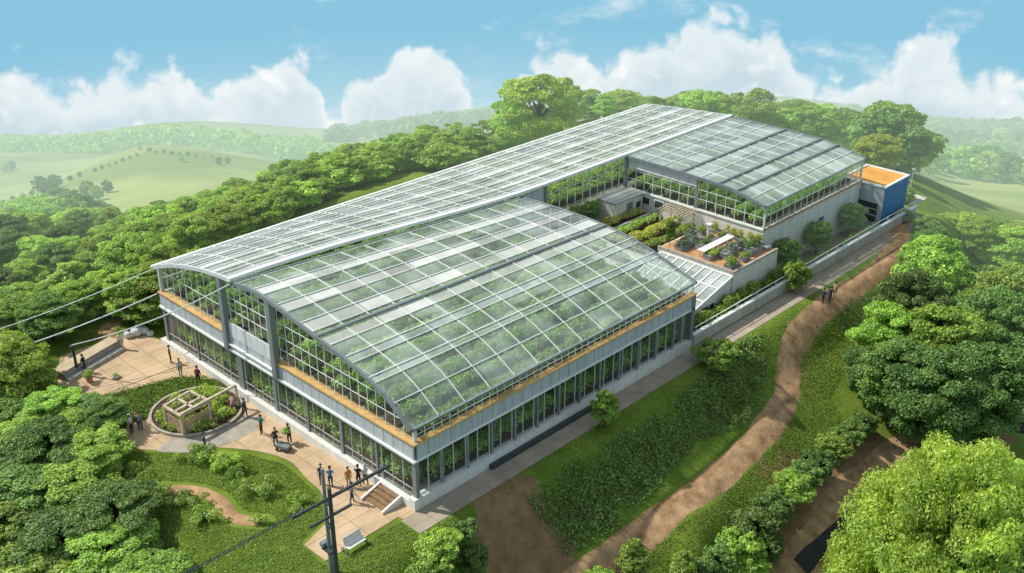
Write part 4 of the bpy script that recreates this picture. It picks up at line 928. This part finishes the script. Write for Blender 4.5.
ps = thing('post', 'short thick white post among the terrace planters', 'post', (-8.7,50.6,3.42))
mb = MB(); mb.tube([(0,0,0.003),(0,0,1.9)], .17, 12); mb.build('shaft', M_WHITE, ps); mb = MB(); mb.box((-.3,-.3,1.902),(.3,.3,2.0)); mb.build('cap', M_WHITE, ps)
pg = thing('pergola', 'pale timber pergola against the white courtyard wall behind the beds', 'pergola', (-14.3,52.4,2.7))
for x in (-1.6,1.6):
    for y in (-1.0,1.0): mb = MB(); mb.box((x-.07,y-.07,.003),(x+.07,y+.07,2.2)); mb.build('post', M_WOODP, pg)
mb = MB()
for x in np.linspace(-1.8,1.8,9): mb.box((x-.05,-1.3,2.203),(x+.05,1.3,2.34))
mb.build('roof_slats', M_WOODP, pg)
# lean-to cold frame
ln = thing('lean_to_glasshouse', 'low white lean-to glasshouse with a sloping roof below the orange terrace', 'lean-to', (-6.4,41.6,0))
x0, x1, ya, yb, zl, zh = -4.6, 4.5, -3.9, 3.55, 1.15, 3.0
mb = MB(); mb.box((x0,ya,-.7),(x1,ya+.15,zl)); mb.box((x0,ya+.152,-.7),(x0+.15,yb,zl)); mb.build('wall', M_WWALL, ln)
mb = MB(); mb.add([(x1-.15,ya+.152,-.7),(x1,ya+.152,-.7),(x1,yb,-.7),(x1-.15,yb,-.7),(x1-.15,ya+.152,zl),(x1,ya+.152,zl),(x1,yb,zh-.05),(x1-.15,yb,zh-.05)],[(0,3,2,1),(4,5,6,7),(0,1,5,4),(1,2,6,5),(2,3,7,6),(3,0,4,7)]); gw = mb.build('gable_wall', M_WWALL, ln)
mb = MB(); mb.box((x1+.002,-1.4,.1),(x1+.05,.6,1.2)); win = mb.build('window', M_DARK, gw)
mb = MB(); mb.box((x1+.052,-.45,.1),(x1+.08,-.35,1.2)); mb.box((x1+.052,-1.5,1.2),(x1+.08,.7,1.3)); mb.build('frame', M_BAR, win)
mb = MB(); mb.grid([[(x0,ya,zl+.02),(x1,ya,zl+.02)],[(x0,yb,zh),(x1,yb,zh)]]); rf = mb.build('roof', G_PALE, ln)
mb = MB()
for x in np.linspace(x0,x1,9): mb.bar((x,ya-.1,zl+.03),(x,yb,zh+.05),.16,.10)
for k in (.0,.35,.68,1): mb.bar((x0,ya+(yb-ya)*k,zl+(zh-zl)*k+.06),(x1,ya+(yb-ya)*k,zl+(zh-zl)*k+.06),.22,.08)
mb.build('rafters', M_BAR, rf)
t = crop_proto('crop_row', 'pale leafy crops inside the low lean-to glasshouse', 8.2, 4.0, 1.0, L_SAGE, None, 14, size=.34, per=150); t.location = (-2.4,41.6,-.65); t.rotation_euler = (0,0,PI/2); t.scale = (1,1,1.6)
# strip beside the wing
GRT = 'round trees in a line along the white side wall of the rear wing'
for y in (57.0,64.0,72.0): use('R', -2.55, y, 'round dark green tree before the white side wall of the rear wing', 4.3, 3.6, GRT, GZ)
hb = crop_proto('hedge', 'dense dark green hedge between the orange terrace and the parapet', 16, 1.6, 2.6, L_A, None, 19, size=.24, per=520, z0=.1); hb['category'] = 'hedge'; hb.location = (-0.95,38.4,GZ)
for y0, y1, lb in ((58.5,66.4,'long low planted trough along the inside of the parapet, nearer one'),(67.2,76.0,'long low planted trough along the inside of the parapet, farther one')):
    t = crop_proto('trough', lb, y1-y0, .9, .5, L_A, None, int(y0), M_CONC, .2, 500, .75); t['category'] = 'trough'; t.location = (-1.0,y0,GZ)
tag(slab('courtyard_path', [(-3.8,54),(0.0,54),(0.0,76),(-3.8,76)], GZ+.014, M_WALK), kind='structure')
pp = thing('parapet', 'long pale concrete parapet edging the walkway from the greenhouse to the blue annex', 'parapet', (0.14,60,GZ))
mb = MB(); mb.box((-.12,-24.3,.0),(.12,23.8,1.25)); mb.build('wall', M_CONC, pp)
mb = MB(); mb.box((-.2,-24.4,1.253),(.2,23.9,1.4)); mb.build('coping', M_BAR, pp)
for y in np.linspace(-23.8,23.4,14): mb = MB(); mb.box((-.04,y-.04,1.403),(.04,y+.04,2.0)); mb.build('rail_post', M_FRAME, pp)
mb = MB(); mb.bar((0,-24,2.03),(0,23.6,2.03),.07,.06); mb.build('rail', M_BAR, pp)
# annex
an = thing('annex', 'boxy annex with blue side wall and orange flat roof beyond the walkway', 'building', (-3.6,79.4,GZ))
mb = MB(); mb.box((-2.9,-3.1,0),(2.75,3.1,5.4)); mb.build('wall', M_PANEL, an)
mb = MB(); mb.box((2.753,-3.0,.55),(2.83,3.1,5.45)); mb.build('side_cladding', M_BLUE, an)
mb = MB(); mb.box((-2.7,-2.85,5.403),(2.55,2.9,5.45)); mb.build('roof', M_OROOF, an)
mb = MB()
for a, b in (((-3.0,-3.2,5.403),(2.85,-2.88,5.6)),((-3.0,2.93,5.403),(2.85,3.2,5.6)),((-3.0,-2.87,5.403),(-2.72,2.92,5.6)),((2.57,-2.87,5.455),(2.85,2.92,5.6))): mb.box(a,b)
mb.build('roof_edge', M_BAR, an)
mb = MB(); mb.box((-.4,-3.16,.8),(2.1,-3.103,3.2)); wn = mb.build('window', M_DARK, an)
mb = MB()
for z in (1.6,2.4): mb.box((-.4,-3.2,z),(2.1,-3.163,z+.12))
mb.build('frame', M_FRAME, wn)
ms = thing('mast', 'thin pale mast standing past the blue annex', 'mast', (*pol(911,142,185),0)); ms.location.z = h1(ms.location.x, ms.location.y)
mb = MB(); mb.tube([(0,0,-.3),(0,0,4.6)], [.09,.05], 8); mb.build('pole', M_FRAME, ms); mb = MB(); mb.box((-.2,-.1,4.602),(.2,.1,4.75)); mb.build('lamp_head', M_FRAME, ms)
x, y = at(918,183,GZ)
tag(slab('paved_pad', [at(905,197,GZ),at(906,203,GZ),at(920,203,GZ),at(927,198,GZ),at(915,194,GZ)], GZ+.02, M_CONC), kind='structure')

# ------------------------------------------------------------------ round garden
cx, cy = at(197, 412, GZ)
def ring(name, r0, r1, z0, z1, m, parent=None, a0=0, a1=2*PI, k=64, jit=0):
    mb = MB(); P = []
    for i in range(k+1):
        a = a0+(a1-a0)*i/k; c, s = math.cos(a), math.sin(a); P.append([(r0*c,r0*s,z0),(r0*c,r0*s,z1),(r1*c,r1*s,z1),(r1*c,r1*s,z0)])
    mb.grid(P); return mb.build(name, m, parent)
rg = thing('round_garden', 'round planted bed with a stone kerb on the plaza around the timber frame', 'garden bed', (cx,cy,GZ))
ring('kerb', 3.82, 4.05, .0, .26, M_STONE, rg)
mb = MB(); mb.tube([(0,0,.0),(0,0,.2)], 3.74, 40); mb.build('soil', M_SOIL, rg)
lob = []
for i in range(64):
    a = random.uniform(0,2*PI); r = 3.3*math.sqrt(random.random()); lob.append((r*math.cos(a),r*math.sin(a),.35,.5,.5,random.uniform(.3,.6)))
P, Nn, S, T = clump(lob, 420, .2); leaves('foliage', P, Nn, S, T, L_B, rg)
ar = ring('arc_paving', 4.1, 6.3, GZ+.02, GZ+.026, M_ARC, None, math.radians(-62), math.radians(38)); ar.location = (cx,cy,0); tag(ar, kind='structure')
fr = thing('timber_pavilion', 'weathered open timber frame with slatted sides standing in the round garden', 'timber frame', (cx,cy,GZ+.2))
A_, B_, C_, D_ = [np.array(at(*p, 1.35))-np.array([cx,cy]) for p in ((164,407),(190,392),(209,402),(181,417))]
top = 1.85
for p in (A_,B_,C_,D_): mb = MB(); mb.box((p[0]-.09,p[1]-.09,0.003),(p[0]+.09,p[1]+.09,top)); mb.build('post', M_WOODP, fr)
for p, q in ((A_,B_),(B_,C_),(C_,D_),(D_,A_),((A_+B_)/2,(C_+D_)/2),(B_*.4+C_*.6,A_*.4+D_*.6)):
    mb = MB(); mb.bar((*p,top+.09),(*q,top+.09),.22,.16); mb.build('beam', M_WOODP, fr)
e = D_+(C_-D_)*2.0; mb = MB(); mb.bar((*D_,top+.27),(*e,top+.27),.24,.16); mb.build('beam', M_WOODP, fr)
mb = MB(); mb.box((e[0]-.08,e[1]-.08,-.2),(e[0]+.08,e[1]+.08,top+.18)); mb.build('post', M_WOODP, fr)
for p, q, nm in ((A_,D_,'slat_side'),(D_,C_,'slat_side'),(A_,B_,'slat_side')):
    mb = MB(); n_ = int(np.linalg.norm(q-p)/.22); d_ = (q-p)/np.linalg.norm(q-p)
    for i in range(1, n_): c_ = p+(q-p)*i/n_; mb.bar((*c_,.005),(*c_,1.35+.1*random.random()),.16,.05,up=(d_[1],-d_[0],0))
    mb.build(nm, M_WOOD, fr)
# grass bank curling round the round garden
bk = [(48,410),(100,399),(140,388),(178,378),(214,381),(232,390),(212,390),(190,389),(168,398),(152,408),(146,420),(128,424),(118,446),(90,450),(55,440)]
tag(slab('lawn', [at(u,v,GZ) for u,v in bk], GZ+.03, mat('lawn_soil',(0.07,0.12,0.02),.95,.3,1.0)), kind='structure')
cover('grass', bk, 20000, L_GRASS, .22, .4, 'long grass on the curving lawn around the round garden', .6)

# ------------------------------------------------------------------ flowering bushes
random.seed(33)
fb_spots = [((256,492),1.5,'white flowering bush alone on the front lawn right of the path bend'),((203,522),1.5,'white flowering bush in the crook of the curved path'),((222,468),1.6,'leafy bush at the top of the front lawn, right of its neighbour'),((196,463),1.6,'leafy bush at the top of the front lawn, left of its neighbour'),((238,478),1.2,'small leafy bush in the middle of the front lawn'),((160,500),1.5,'flowering bush near the start of the curved path'),((187,505),1.2,'small flowering bush just below the curved path'),((262,523),.9,'tiny round bush at the end of the curved path'),((297,505),1.1,'low bush near the paving edge by the utility pole'),((140,480),1.4,'bush above the start of the curved path')]
for (uv, H, lb) in fb_spots:
    x, y = hit(*uv); t = thing('flowering_bush', lb, 'bush', (x,y,h1(x,y)), random.uniform(0,6))
    lob = [(random.gauss(0,.38)*H, random.gauss(0,.38)*H, H*random.uniform(.2,.55), H*.28,H*.28,H*.24) for _ in range(11)]
    P, Nn, S, T = clump(lob, 700, .17); leaves('foliage', P, Nn, S, T, L_B, t)
    if 'flower' in lb:
        lob = [(a,b,c+.08,rx*.95,ry*.95,rz*.95) for a,b,c,rx,ry,rz in lob[:8]]; P, Nn, S, T = clump(lob, 90, .15); leaves('blossom', P, Nn, S, T, L_FLOW, t)
    mb = MB(); mb.tube([(0,0,-.1),(0,0,H*.3)], [.06,.03], 6); mb.build('stem', M_BARK, t)

# ------------------------------------------------------------------ people
def cmat(c): return mat('cloth_%02x%02x%02x' % tuple(int(x*255) for x in c), c, .85, .12, 6.0)
SKIN = mat('skin', (0.50,0.31,0.22), .6, .05, 3.0); HAIRS = [mat('dark_hair',(0.03,0.02,0.015),.7), mat('brown_hair',(0.12,0.07,0.035),.7), mat('grey_hair',(0.4,0.39,0.37),.7)]; SHOE = mat('dark_shoe',(0.03,0.028,0.025),.7)
BODY = {}
def body(pose):
    if pose in BODY: return BODY[pose]
    V, E_, Rd, Lb = [], [], [], []
    def vx(p, r): V.append(p); Rd.append(r); return len(V)-1
    def ed(a, b, l): E_.append((a,b)); Lb.append(l)
    ls, bend, arms, squat = {'stand':(.0,0,'down',0),'walk':(.30,.04,'swing',0),'carry':(.12,.06,'front',0),'reach':(.12,.12,'reach',0),'crouch':(.1,.35,'front',.42)}[pose]
    dz = -squat; hipz = .94+dz
    pel = vx((0,0,hipz), .145)
    sp = vx((bend*.25,0,hipz+.20), .135); ch = vx((bend*.75,0,hipz+.40), .155); nk = vx((bend*1.1,0,hipz+.53), .062)
    hd0 = vx((bend*1.2+.01,0,hipz+.62), .085); hd1 = vx((bend*1.25+.015,0,hipz+.73), .10); hd2 = vx((bend*1.25,0,hipz+.80), .075)
    ed(pel,sp,1); ed(sp,ch,1); ed(ch,nk,1); ed(nk,hd0,0); ed(hd0,hd1,0); ed(hd1,hd2,0)
    ns = vx((bend*1.25+.118,0,hipz+.69), .018); ed(hd1,ns,0)
    for s in (-1,1):
        hp = vx((0,s*.10,hipz-.05), .10); ed(pel,hp,2)
        fx = s*ls*.5
        if squat: kn = vx((.40,s*.17,.50), .065); an_ = vx((.10,s*.15,.09), .045)
        else: kn = vx((fx*.6+.03,s*.105,.50), .068); an_ = vx((fx-.01,s*.11,.09), .045)
        ed(hp,kn,2); ed(kn,an_,2); ft = vx((V[an_][0]+.15,s*.12,.035), .035); ed(an_,ft,3)
        sh_ = vx((V[ch][0],s*.19,V[ch][2]+.05), .062); ed(ch,sh_,1); X, Z = V[sh_][0], V[sh_][2]
        if arms == 'down': el = (X-.02,s*.25,Z-.28); wr = (X+.06,s*.24,Z-.52); dr = (.15,0,-1)
        elif arms == 'swing': el = (X-s*.13,s*.24,Z-.26); wr = (X-s*.10+.12,s*.22,Z-.48); dr = (.4,0,-.9)
        elif arms == 'front': el = (X+.06,s*.24,Z-.26); wr = (X+.30,s*.16,Z-.25); dr = (.95,-s*.3,.1)
        else: el = (X+.20,s*.25,Z-.12) if s > 0 else (X,s*.25,Z-.28); wr = (X+.40,s*.2,Z+.03) if s > 0 else (X+.1,s*.22,Z-.5); dr = (.9,0,.4) if s > 0 else (.2,0,-.95)
        e1 = vx(el,.046); w1 = vx(wr,.030); ed(sh_,e1,1); ed(e1,w1,0)
        dr = np.array(dr)/np.linalg.norm(dr); pm = np.array(wr)+dr*.075; p1 = vx(tuple(pm),.036); ed(w1,p1,0)
        sd = np.cross(dr, (0,s,0)); 
        for j,(o,l) in enumerate(((-.030,.075),(-.010,.088),(.012,.082),(.032,.062))):
            f1 = vx(tuple(pm+sd*o+dr*.035),.010); f2 = vx(tuple(pm+sd*o+dr*(.035+l*.6)-np.array((0,s*.015,0))),.008); ed(p1,f1,0); ed(f1,f2,0)
        th_ = vx(tuple(np.array(wr)+dr*.05-sd*.055),.010); ed(p1,th_,0)
    me = bpy.data.meshes.new('person'); me.from_pydata([tuple(map(float,v)) for v in V], E_, []); ob = bpy.data.objects.new('tmp', me); COL.objects.link(ob)
    sk = ob.modifiers.new('skin','SKIN')
    for i, r in enumerate(Rd): me.skin_vertices[0].data[i].radius = (r, r*(.86 if i in (pel,sp,ch) else 1))
    for i in range(len(V)): me.skin_vertices[0].data[i].use_root = (i == 0)
    for i in (pel,sp,ch): me.skin_vertices[0].data[i].radius = (Rd[i]*.80, Rd[i]*1.12)
    sb = ob.modifiers.new('sub','SUBSURF'); sb.levels = 1; sb.render_levels = 1
    dg = bpy.context.evaluated_depsgraph_get(); nm = bpy.data.meshes.new_from_object(ob.evaluated_get(dg)); nm.name = 'person'
    bpy.data.objects.remove(ob)
    nm.materials.clear()
    for m in (SKIN, SKIN, SKIN, SHOE): nm.materials.append(m)
    Va = np.array(V); A = Va[[e[0] for e in E_]]; B = Va[[e[1] for e in E_]]
    for p in nm.polygons:
        c = np.array(p.center); t = np.clip(((c-A)*(B-A)).sum(1)/np.maximum(((B-A)**2).sum(1),1e-9),0,1); d = np.linalg.norm(c-(A+(B-A)*t[:,None]),axis=1)
        p.material_index = Lb[int(np.argmin(d))]; p.use_smooth = True
    mb = MB(); hc = Va[hd1]; P = []
    for i in range(6):
        th = i/5*PI*.62
        P.append([(hc[0]-.012+.128*math.sin(th)*math.cos(f)-(.02 if i > 3 else 0), .113*math.sin(th)*math.sin(f), hc[2]+.035+.115*math.cos(th)+(0.07 if (i > 3 and math.cos(f) > .2) else 0)) for f in np.linspace(0,2*PI,13)])
    mb.grid(P); ho = mb.build('hair', HAIRS[0], smooth=True); hm = ho.data; bpy.data.objects.remove(ho)
    BODY[pose] = (nm, hm); return BODY[pose]
def person(u, v, pose, facing, topc, legc, label, hair=0, z=GZ+.012, s=1.0, xy=None, group=None):
    bm_, hm = body(pose); x, y = xy or at(u, v, z)
    o = bpy.data.objects.new('person', bm_); COL.objects.link(o); o.location = (x,y,z); o.rotation_euler = (0,0,facing); o.scale = (s,s,s); tag(o, label, 'person', group)
    for i, m in ((0,SKIN),(1,cmat(topc)),(2,cmat(legc)),(3,SHOE)): o.material_slots[i].link = 'OBJECT'; o.material_slots[i].material = m
    h = bpy.data.objects.new('hair', hm); COL.objects.link(h); h.parent = o; h.material_slots[0].link = 'OBJECT'; h.material_slots[0].material = HAIRS[hair]; return o
K_, WH, TE, NV, RD, OR, GRY, BL_, MA, KH = (.025,.025,.03),(.62,.62,.60),(.03,.25,.24),(.03,.05,.12),(.30,.05,.05),(.55,.22,.06),(.25,.25,.26),(.06,.20,.42),(.20,.05,.08),(.35,.28,.18)
PS = 1.08
person(171,363,'stand',1.2,(.10,.04,.04),K_,'person in dark red top near the far left end of the white plinth',s=PS)
person(181,376,'walk',-.6,WH,TE,'person in white top and teal trousers by the white plinth',1,s=PS)
person(199,384,'stand',2.2,MA,K_,'person in maroon jacket between the round garden and the plinth',s=PS)
person(132,433,'stand',.4,WH,K_,'person in white shirt and black trousers at the left of the round garden',2,s=PS)
person(141,431,'reach',2.8,GRY,NV,'person in grey top facing the person in white left of the round garden',1,s=PS)
person(206,452,'stand',1.0,K_,K_,'person in black on the paving in front of the round garden',s=PS)
person(245,417,'walk',.3,NV,K_,'person in dark navy standing right of the round garden',s=PS)
person(233,410,'crouch',2.5,(.55,.30,.32),GRY,'crouching person in pink at the kerb of the round garden',1,s=PS)
person(262,434,'stand',-2.6,TE,K_,'person in teal jacket on the middle of the plaza',s=PS)
person(276,446,'reach',-.3,(.08,.05,.05),K_,'person in dark brown pushing a low cart',s=PS)
pc = person(290,443,'carry',3.4,(.30,.20,.10),K_,'person in brown carrying a tray of plants near the plinth',1,s=PS)
person(322,484,'stand',-.9,NV,K_,'person in navy at the plaza edge beside the person in blue',s=PS)
person(331,487,'carry',2.4,BL_,NV,'person in bright blue hooded top near the utility pole',s=PS)
person(349,487,'stand',-.2,OR,KH,'person in orange top near the steps',1,s=PS)
person(359,486,'reach',2.6,K_,K_,'person in black reaching out beside the steps',s=PS)
person(366,485,'walk',2.9,WH,K_,'person in white top closest to the steps',2,s=PS)
person(352,503,'walk',1.1,GRY,NV,'person in grey top walking below the steps',s=PS)
person(85,372,'stand',.5,K_,NV,'person in black at the left end of the low stone wall',s=PS)
person(122,349,'stand',-.4,WH,GRY,'person in white at the right end of the low stone wall',1,s=PS)
for (u, v, c, l, ps_, fc, lb) in ((822,306,NV,K_,'walk',1.3,'walker in navy on the dirt path, left of the pair'),(829,304,K_,NV,'walk',1.5,'walker in black on the dirt path, right of the pair'),(834,299,(.45,.30,.22),KH,'stand',1.6,'person in tan on the dirt path just ahead of the pair')):
    x, y = hit(u, v); person(0,0,ps_,fc,c,l,lb,z=h1(x,y)+.06,xy=(x,y),s=PS)
x, y = at(288.5,443,GZ); t = thing('plant_tray', 'wide tray of leafy seedlings held by the person in brown', 'plant tray', (x-.15,y-.12,GZ+1.12))
mb = MB(); mb.box((-.45,-.3,0),(.45,.3,.08)); mb.build('tray', M_WOOD, t); P, Nn, S, T = clump([(random.uniform(-.35,.35),random.uniform(-.2,.2),.22,.22,.22,.18) for _ in range(8)], 1500, .12); leaves('foliage', P, Nn, S, T, L_CROP, t)
x, y = at(284,450,GZ); t = thing('garden_cart', 'low dark garden cart in front of the person in brown', 'cart', (x,y,GZ+.012), .4)
mb = MB(); mb.box((-.6,-.35,.28),(.6,.35,.55)); mb.build('tray', M_STEEL, t)
for sx in (-.4,.4):
    for sy in (-.38,.38): mb = MB(); mb.tube([(sx,sy-.03,.17),(sx,sy+.03,.17)], .17, 14); mb.build('wheel', M_DARK, t)
mb = MB(); mb.pbar([(-.6,-.25,.5),(-1.0,-.25,.95),(-1.0,.25,.95),(-.6,.25,.5)], .04); mb.build('handle', M_STEEL, t)

# ------------------------------------------------------------------ plaza furniture
a = np.array(at(66,382,GZ)); b = np.array(at(122,349,GZ)); d_ = b-a; ln_ = float(np.linalg.norm(d_))
t = thing('stone_wall', 'low stepped stone wall with a pale flat top along the left edge of the plaza', 'wall', (*a,GZ), math.atan2(d_[1],d_[0]))
mb = MB(); mb.box((0,0,0),(ln_,1.3,.75)); mb.build('base', M_CONCD, t); mb = MB(); mb.box((-.1,.2,.753),(ln_+.1,1.6,.95)); mb.build('capping', mat('sandy_capping',(.50,.40,.27),.85,.15,1.0), t); mb = MB(); mb.box((0,-.45,0),(ln_,-.003,.35)); mb.build('step', M_CONC, t)
x, y = at(78,374,GZ); t = thing('post', 'dark green post at the left end of the low stone wall carrying a cable', 'post', (x,y,GZ))
mb = MB(); mb.box((-.28,-.28,.0),(.28,.28,.16)); mb.build('base', M_CONCD, t); mb = MB(); mb.tube([(0,0,.163),(0,0,2.9)], [.15,.12], 10); mb.build('shaft', mat('dark_green_paint',(.03,.07,.05),.5), t); mb = MB(); mb.box((-.22,-.22,2.9),(.22,.22,3.05)); mb.build('cap', M_DARK, t)
POST_TOP = (x, y, GZ+3.1)
x, y = at(129,331,GZ); t = thing('lamp_post', 'thin dark lamp post behind the pale sacks at the left corner of the greenhouse', 'lamp post', (x,y,GZ))
mb = MB(); mb.tube([(0,0,0),(0,0,2.6)], [.08,.05], 8); mb.build('pole', M_DARK, t); mb = MB(); mb.tube([(0,0,2.6),(0,0,2.9)], [.16,.10], 8); mb.build('lantern', M_DARK, t)
random.seed(8)
for i, (u, v, s_, lb) in enumerate([(128,338,.62,'pale sack farthest left in the heap by the greenhouse corner'),(137,336,.8,'largest pale sack in the middle of the heap by the greenhouse corner'),(145,334,.7,'pale sack nearest the greenhouse corner'),(140,330,.66,'pale sack at the back of the heap by the greenhouse corner'),(151,336,.5,'small grey sack against the plinth end')]):
    x, y = at(u, v, GZ); mb = MB(); P = []
    for a_ in np.linspace(0, PI, 9):
        P.append([(s_*(.75+.12*math.sin(3*f+i))*math.sin(a_)**.7*math.cos(f), s_*(.6+.1*math.cos(2*f+i*2))*math.sin(a_)**.7*math.sin(f), s_*(.55-.55*math.cos(a_))+.02) for f in np.linspace(0,2*PI,17)])
    mb.grid(P); o = mb.build('sack', M_TARP, smooth=True); o.location = (x,y,GZ); o.rotation_euler = (0,0,i*1.3); tag(o, lb, 'sack')
x, y = at(142,321,GZ); use('S1', x, y, 'dark bluish bush behind the pale sacks', 2.0, 2.6, None, GZ)
x, y = at(90,382,GZ); t = thing('potted_plant', 'small potted plant in front of the low stone wall', 'potted plant', (x,y,GZ+.012))
mb = MB(); mb.tube([(0,0,0),(0,0,.5)], [.25,.34], 12); mb.build('pot', M_TERR, t); P, Nn, S, T = clump([(random.uniform(-.25,.25),random.uniform(-.25,.25),.8,.3,.3,.3) for _ in range(7)], 1200, .14); leaves('foliage', P, Nn, S, T, L_A, t)
x, y = at(116,378,GZ); t = thing('stone_bowl', 'tiny low stone bowl alone in the middle of the upper plaza', 'bowl', (x,y,GZ+.012))
mb = MB(); mb.tube([(0,0,0),(0,0,.22)], [.3,.42], 12); mb.build('bowl', M_STONE, t); P, Nn, S, T = clump([(0,0,.3,.25,.25,.2)], 2000, .12); leaves('foliage', P, Nn, S, T, L_A, t)
# bench rack at the plaza corner
x, y = at(356,548,GZ); t = thing('bench', 'white-panelled bench on curved dark runners at the near corner of the plaza', 'bench', (x,y,GZ+.012), math.radians(92))
mb = MB(); mb.box((-.8,-.25,.42),(.8,.25,.48)); mb.build('seat', M_WHITE, t); mb = MB(); mb.add([(-.8,.25,.5),(.8,.25,.5),(.8,.42,1.1),(-.8,.42,1.1),(-.8,.29,.5),(.8,.29,.5),(.8,.46,1.1),(-.8,.46,1.1)],[(0,1,2,3),(7,6,5,4),(0,4,5,1),(1,5,6,2),(2,6,7,3),(3,7,4,0)]); mb.build('backrest', M_WHITE, t)
for s in (-.9,.9):
    mb = MB(); mb.tube([(s,-.75,.18),(s,-.55,.05),(s,.3,.05),(s,.6,.2)], .04, 6); mb.tube([(s,-.2,.05),(s,-.2,.44)], .035, 6); mb.tube([(s,.25,.05),(s,.25,.5)], .035, 6); mb.bar((s*.88,-.2,.43),(s,-.2,.43),.05); mb.build('runner', M_DARK, t)

# ------------------------------------------------------------------ utility pole and cables
bx, by = at(338.5, 592, -2.0); bz = h1(bx, by)
def ztop(u, v, x, y):
    d = math.hypot(x-CAM[0], y-CAM[1]); a, t = dep(u, v); return CAM[2]-d*t
zt = ztop(338, 487, bx, by)
up_ = thing('utility_pole', 'dark twin utility pole with two cross arms in front of the plaza corner', 'utility pole', (bx,by,bz))
H = zt-bz
mb = MB(); mb.tube([(0,0,-.5),(0,0,H)], [.19,.14], 12); mb.build('pole', M_DARK, up_)
q = np.array([-.75,.10]); z2 = ztop(329, 468, bx+q[0], by+q[1])-bz
mb = MB(); mb.tube([(*q,-.5),(*q,z2)], [.17,.12], 12); mb.build('pole', M_STEEL, up_)
za1 = ztop(339,496,bx,by)-bz; za2 = ztop(338,518,bx,by)-bz
mb = MB(); mb.bar((.05,-3.1,za1),(.05,5.2,za1),.17,.19); mb.build('cross_arm', M_DARK, up_)
mb = MB(); mb.bar((-.30,-1.6,za2),(-.30,1.9,za2),.15,.17); mb.build('cross_arm', M_DARK, up_)
for y_ in (-2.9,-2.3,4.4,5.0):
    mb = MB(); mb.tube([(.05,y_,za1+.131),(.05,y_,za1+.2),(.05,y_,za1+.36)], [.09,.05,.08], 8); mb.build('insulator', M_STEEL, up_)
zb1 = ztop(330,556,bx,by)-bz
mb = MB(); mb.box((-1.25,-.25,zb1),(-.2,.35,zb1+.22)); mb.build('bracket', M_DARK, up_); mb = MB(); mb.box((-1.35,-.3,zb1+.222),(-.98,.3,zb1+.55)); mb.build('junction_box', M_STEEL, up_)
for k in (.55,.8): mb = MB(); mb.box((-.75,-.1,H*k),(0,.2,H*k+.12)); mb.build('brace', M_DARK, up_)
def cable(p, q, sag, r, label, m=M_DARK, k=24):
    p, q = np.array(p, float), np.array(q, float); mb = MB()
    mb.tube([tuple(p+(q-p)*t-np.array([0,0,4*sag*t*(1-t)])) for t in np.linspace(0,1,k+1)], r, 6)
    return tag(mb.build('cable', m), label, 'cable')
for dx_, lb in ((-.35,'upper dark cable running from the utility pole to the lower left corner'),(.35,'lower dark cable running from the utility pole to the lower left corner')):
    p = (bx+dx_*.6, by-3.0, bz+za1+.1+dx_*.3); d = np.array([-.08,-1.0,-.02]); cable(p, tuple(np.array(p)+d*26), .4, .04, lb)
def far_pt(u, v, d):
    a, t = dep(u, v); p = pol(u, d, v); return (*p, CAM[2]-d*t)
cable((-36.9,-.3,7.75), far_pt(-25,337,96), .3, .04, 'pale cable from the roof corner down to the left edge', M_BAR)
cable((-37.1,-.3,5.0), far_pt(-25,362,92), .3, .06, 'thicker pale cable from the ledge corner down to the left edge', M_BAR)
cable((-22.8,-.5,10.9), POST_TOP, .6, .06, 'long grey cable from the roof valley down to the dark green post', M_FRAME, 30)
